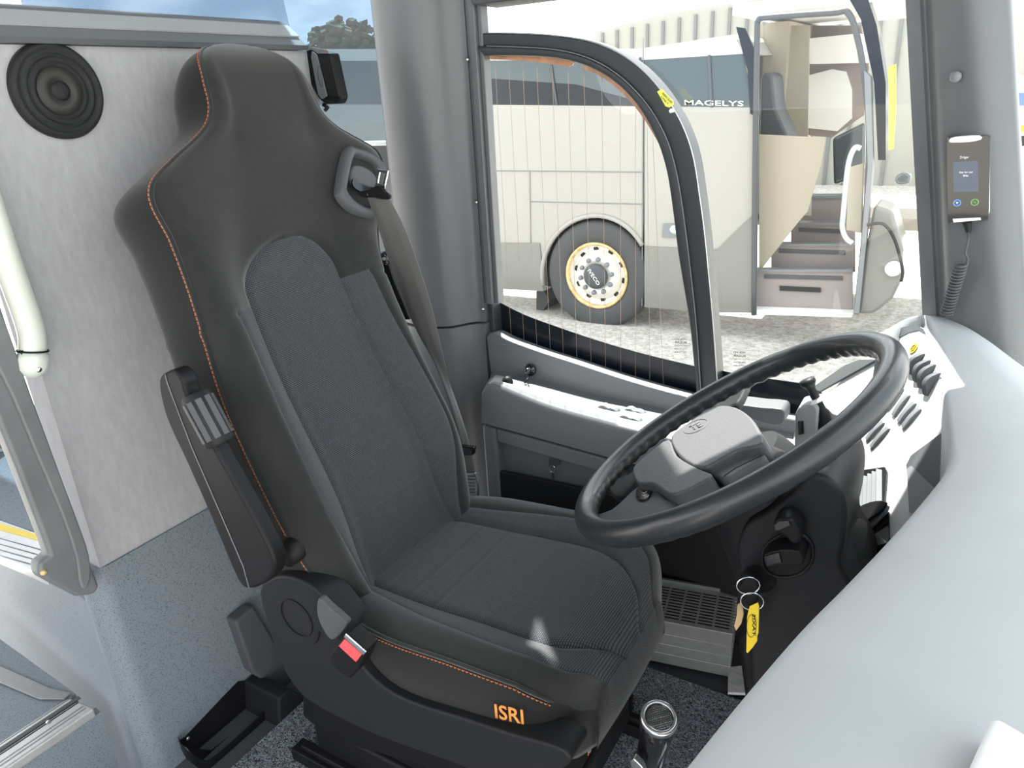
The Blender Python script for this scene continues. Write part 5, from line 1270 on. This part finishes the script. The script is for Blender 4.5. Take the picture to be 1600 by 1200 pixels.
text('hub_lettering', 'IVECO', oo, e1 * .17, e2 * .036, G['white'], wh, .003)
prism('mud_flap', [B_(838, 455, YB + .2), B_(850, 455, YB + .2), B_(858, 470, YB + .2), B_(846, 490, YB + .2), B_(838, 485, YB + .2)], (0, .4, 0), G['rubber'], bus)
# door opening: frame, lit tan interior with driver seat, steps, far window
fr = [((1183, 30), (1178, 492)), ((1183, 30), (1325, 20)), ((1325, 20), (1352, 110)), ((1352, 110), (1362, 260)), ((1362, 260), (1340, 490))]
MB().tube(smooth_path([B_(*q, YB - .03) for q in [(1178, 492), (1180, 250), (1183, 60), (1185, 32), (1200, 27), (1300, 20), (1325, 20), (1340, 60), (1352, 130), (1358, 220), (1352, 350), (1338, 490)]], 4), .022, 10).build('door_frame', G['grey_dark'], bus, True)
xd0, xd1 = B_(1185, 300).x, B_(1350, 300).x
Yb = YB + 2.35
MB().box((xd0 - .25, YB + .9, ZG + .9), (xd0 - .05, Yb, 1.6)).build('inner_wall', G['tan'], bus)
MB().box((xd0 - .3, YB + .05, 1.62), (xd1 + 1.0, Yb, 1.70)).build('inner_ceiling', G['white'], bus)
MB().box((xd0 - .3, YB + .9, ZG + .85), (xd1 + .9, Yb, ZG + .95)).build('inner_floor', G['tan'], bus)
bpoly('inner_partition', [(1186, 210), (1290, 215), (1282, 260), (1270, 300), (1262, 330), (1245, 350), (1186, 425)], .02, G['tan'], YB + .15)
bpoly('inner_side', [(1186, 40), (1265, 40), (1262, 215), (1186, 215)], .02, G['tan'], YB + 1.0)
bpoly('far_window_frame', [(1255, 40), (1345, 40), (1358, 105), (1350, 180), (1300, 215), (1250, 210)], .02, G['step_grey'], YB + 1.9)
bpoly('far_window', smooth_path([B_(*q, YB + 1.88) for q in [(1262, 118), (1300, 108), (1322, 112), (1331, 140), (1331, 185), (1308, 205), (1261, 200)]], 3, True) and [(1262, 118), (1300, 108), (1322, 112), (1331, 140), (1331, 185), (1308, 205), (1261, 200)], .02, G['white'], YB + 1.88)
bpoly('overhead_locker', [(1265, 60), (1342, 52), (1350, 98), (1265, 100)], .3, G['white'], YB + 1.5)
st_ = bpoly('driver_seat', [(1186, 225), (1188, 120), (1196, 112), (1207, 118), (1212, 170), (1232, 215), (1225, 228)], .4, G['grey_dark'], YB + .45, .05)
bpoly('coach_dashboard', [(1300, 216), (1352, 190), (1352, 262), (1330, 280), (1302, 290)], .5, G['bus_glass'], YB + .8, .03)
# the stairs of the other coach
for i, (l, r, t, b) in enumerate([(1182, 1332, 425, 492), (1205, 1336, 385, 425), (1236, 1336, 352, 385), (1268, 1332, 310, 352)]):
    yb = YB + .1 + i * .22
    bpoly('stair_riser', [(l, t), (r, t), (r, b), (l, b)], .03, G['step_grey'], yb)
    MB().prism([B_(l, t, yb - .02), B_(r, t, yb - .02), B_(r, t - 4, yb + .16), B_(l, t - 4, yb + .16)], (0, 0, .02)).build('stair_tread', G['grey'], bus)
    if i < 3:
        bpoly('tread_edge', [(l + 12, t + 4), (r - 16, t + 7), (r - 16, t + 13), (l + 12, t + 10)], .01, G['grey_dark'], yb - .01)
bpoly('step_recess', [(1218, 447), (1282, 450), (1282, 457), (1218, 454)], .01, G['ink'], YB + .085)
bpoly('sill', [(1176, 484), (1330, 490), (1330, 496), (1176, 491)], .15, G['white'], YB - .02)
MB().tube(smooth_path([B_(*q, YB - .1) for q in [(1345, 232), (1335, 232), (1325, 260), (1318, 330), (1316, 355), (1322, 372), (1332, 380)]], 5), .02, 8).build('grab_handle', G['dash'], bus, True)
bpoly('handle_panel', [(1326, 262), (1350, 255), (1346, 365), (1322, 360)], .05, G['tan'], YB, .01)
# rounded nose of the coach with its windscreen edge
nose_px = [(1330, -40), (1356, 60), (1372, 150), (1376, 240), (1366, 330), (1352, 400), (1340, 492), (1368, 492), (1396, 466), (1412, 420), (1408, 360), (1404, 250), (1396, 130), (1380, 40), (1360, -40)]
bpoly('door_leaf_edge', [(1350, 110), (1360, 120), (1364, 260), (1352, 390), (1342, 490), (1334, 490), (1346, 380), (1356, 260)], .1, G['grey'], YB - .08)
bpoly('windscreen_edge', [(1322, -10), (1345, 30), (1366, 130), (1372, 250), (1384, 250), (1384, 130), (1370, 40), (1350, -20)], .2, G['band'], YB - .02)
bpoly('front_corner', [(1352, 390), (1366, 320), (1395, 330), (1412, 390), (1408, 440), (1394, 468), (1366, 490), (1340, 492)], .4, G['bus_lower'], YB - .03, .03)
MB().lathe(B_(1396, 420, YB - .05), (0.2, -1, 0), [(0, .02), (.05, .018), (.06, 0)], 20).build('headlamp', G['white'], bus, True)
MB().tube(smooth_path([B_(*q, YB - .1) for q in [(1355, 352), (1380, 350), (1398, 375), (1410, 420), (1408, 440)]], 5), .012, 6).build('nose_seam', G['ink'], bus, True)
bpoly('warning_stripe', [(1388, 105), (1400, 100), (1400, 170), (1396, 232), (1385, 236)], .02, G['yellow_pale'], YB + .8)
# two small dark cameras on a stalk
bpoly('mirror_camera', smooth_path([B_(0, 0)], 1) and [(1398, 276), (1414, 268), (1424, 274), (1422, 286), (1408, 290), (1398, 286)], .1, G['bus_glass'], YB - .2, .02)
# building with ribbed cladding behind
yb_ = 17.0
hl = empty('warehouse', (-2, yb_, ZG), 'beige warehouse with dark vertical ribs behind the parked coach', 'building')
A, Bq = P(640, 40, 1, yb_), P(1600, 40, 1, yb_)
zt_ = P(980, 20, 1, yb_).z
MB().prism([P(930, 50, 1, yb_), P(1040, 22, 1, yb_), P(1180, 0, 1, yb_), P(1180, -60, 1, yb_), P(1700, -60, 1, yb_), (P(1700, -60, 1, yb_).x, yb_, ZG), (P(930, 50, 1, yb_).x, yb_, ZG)], (0, 6, 0)).build('wall', G['clad'], hl)
x = P(940, 50, 1, yb_).x; x1_ = P(1420, 50, 1, yb_).x; i = 0
top_l, top_r = P(930, 50, 1, yb_), P(1180, 0, 1, yb_)
while x < x1_:
    f = min(1, (x - top_l.x) / (top_r.x - top_l.x)); zt2 = lerp(top_l.z, top_r.z, f) - .05
    MB().box((x, yb_ - .05, ZG + .0), (x + .06, yb_, zt2)).build('cladding_rib', G['clad_dark'], hl); x += .36; i += 1
tr_ = MB()
# another pale coach seen past the pillar
ob = empty('white_coach', (P(1590, 200, 1, 14).x, 14, ZG), 'white coach glimpsed through the windscreen right of the front pillar', 'coach')
prism('coach_body', [P(*q, 1, 14) for q in [(1586, 120), (1700, 120), (1700, 330), (1586, 330)]], (0, 2, 0), G['white'], ob, .05)
prism('blue_stripe', [P(*q, 1, 13.98) for q in [(1586, 145), (1700, 145), (1700, 165), (1586, 165)]], (0, -.02, 0), mat('coach_blue', (.10, .16, .32), .3), ob)
prism('yellow_stripe', [P(*q, 1, 13.98) for q in [(1586, 196), (1700, 196), (1700, 206), (1586, 206)]], (0, -.02, 0), G['yellow'], ob)
prism('wheel', [P(*q, 1, 13.98) for q in [(1586, 212), (1700, 212), (1700, 228), (1586, 228)]], (0, -.02, 0), G['ink'], ob)
# trees seen through the rear window
def tree(px, py, y, h, r, lab):
    c = P(px, py, 1, y); t = empty('tree', (c.x, c.y, ZG), lab, 'tree')
    rows = []
    rnd = random.Random(px); k = MB()
    for i in range(900):
        a, b = rnd.uniform(0, 6.28), rnd.uniform(-1, 1); q = math.sqrt(1 - b * b); d_ = Vector((math.cos(a) * q * r, math.sin(a) * q * r, b * h)) * rnd.uniform(.3, 1)
        p = c + d_; s_ = r * .07
        ph = [rnd.uniform(0, 6.28) for _ in range(3)]
        k.obox(p, Vector((math.cos(ph[0]), math.sin(ph[0]), .3)) * s_, Vector((-math.sin(ph[0]), math.cos(ph[0]), rnd.uniform(-.5, .5))) * s_, Vector((.1, 0, 1)) * s_ * .6)
    k.build('foliage', mat('tree_foliage', (.035, .06, .03), .9), t)
    MB().tube([(c.x, c.y, ZG), c], .12, 8).build('trunk', G['step_grey'], t)
tree(545, 85, 22, 1.2, 1.5, 'dark green tree behind the rear side window')
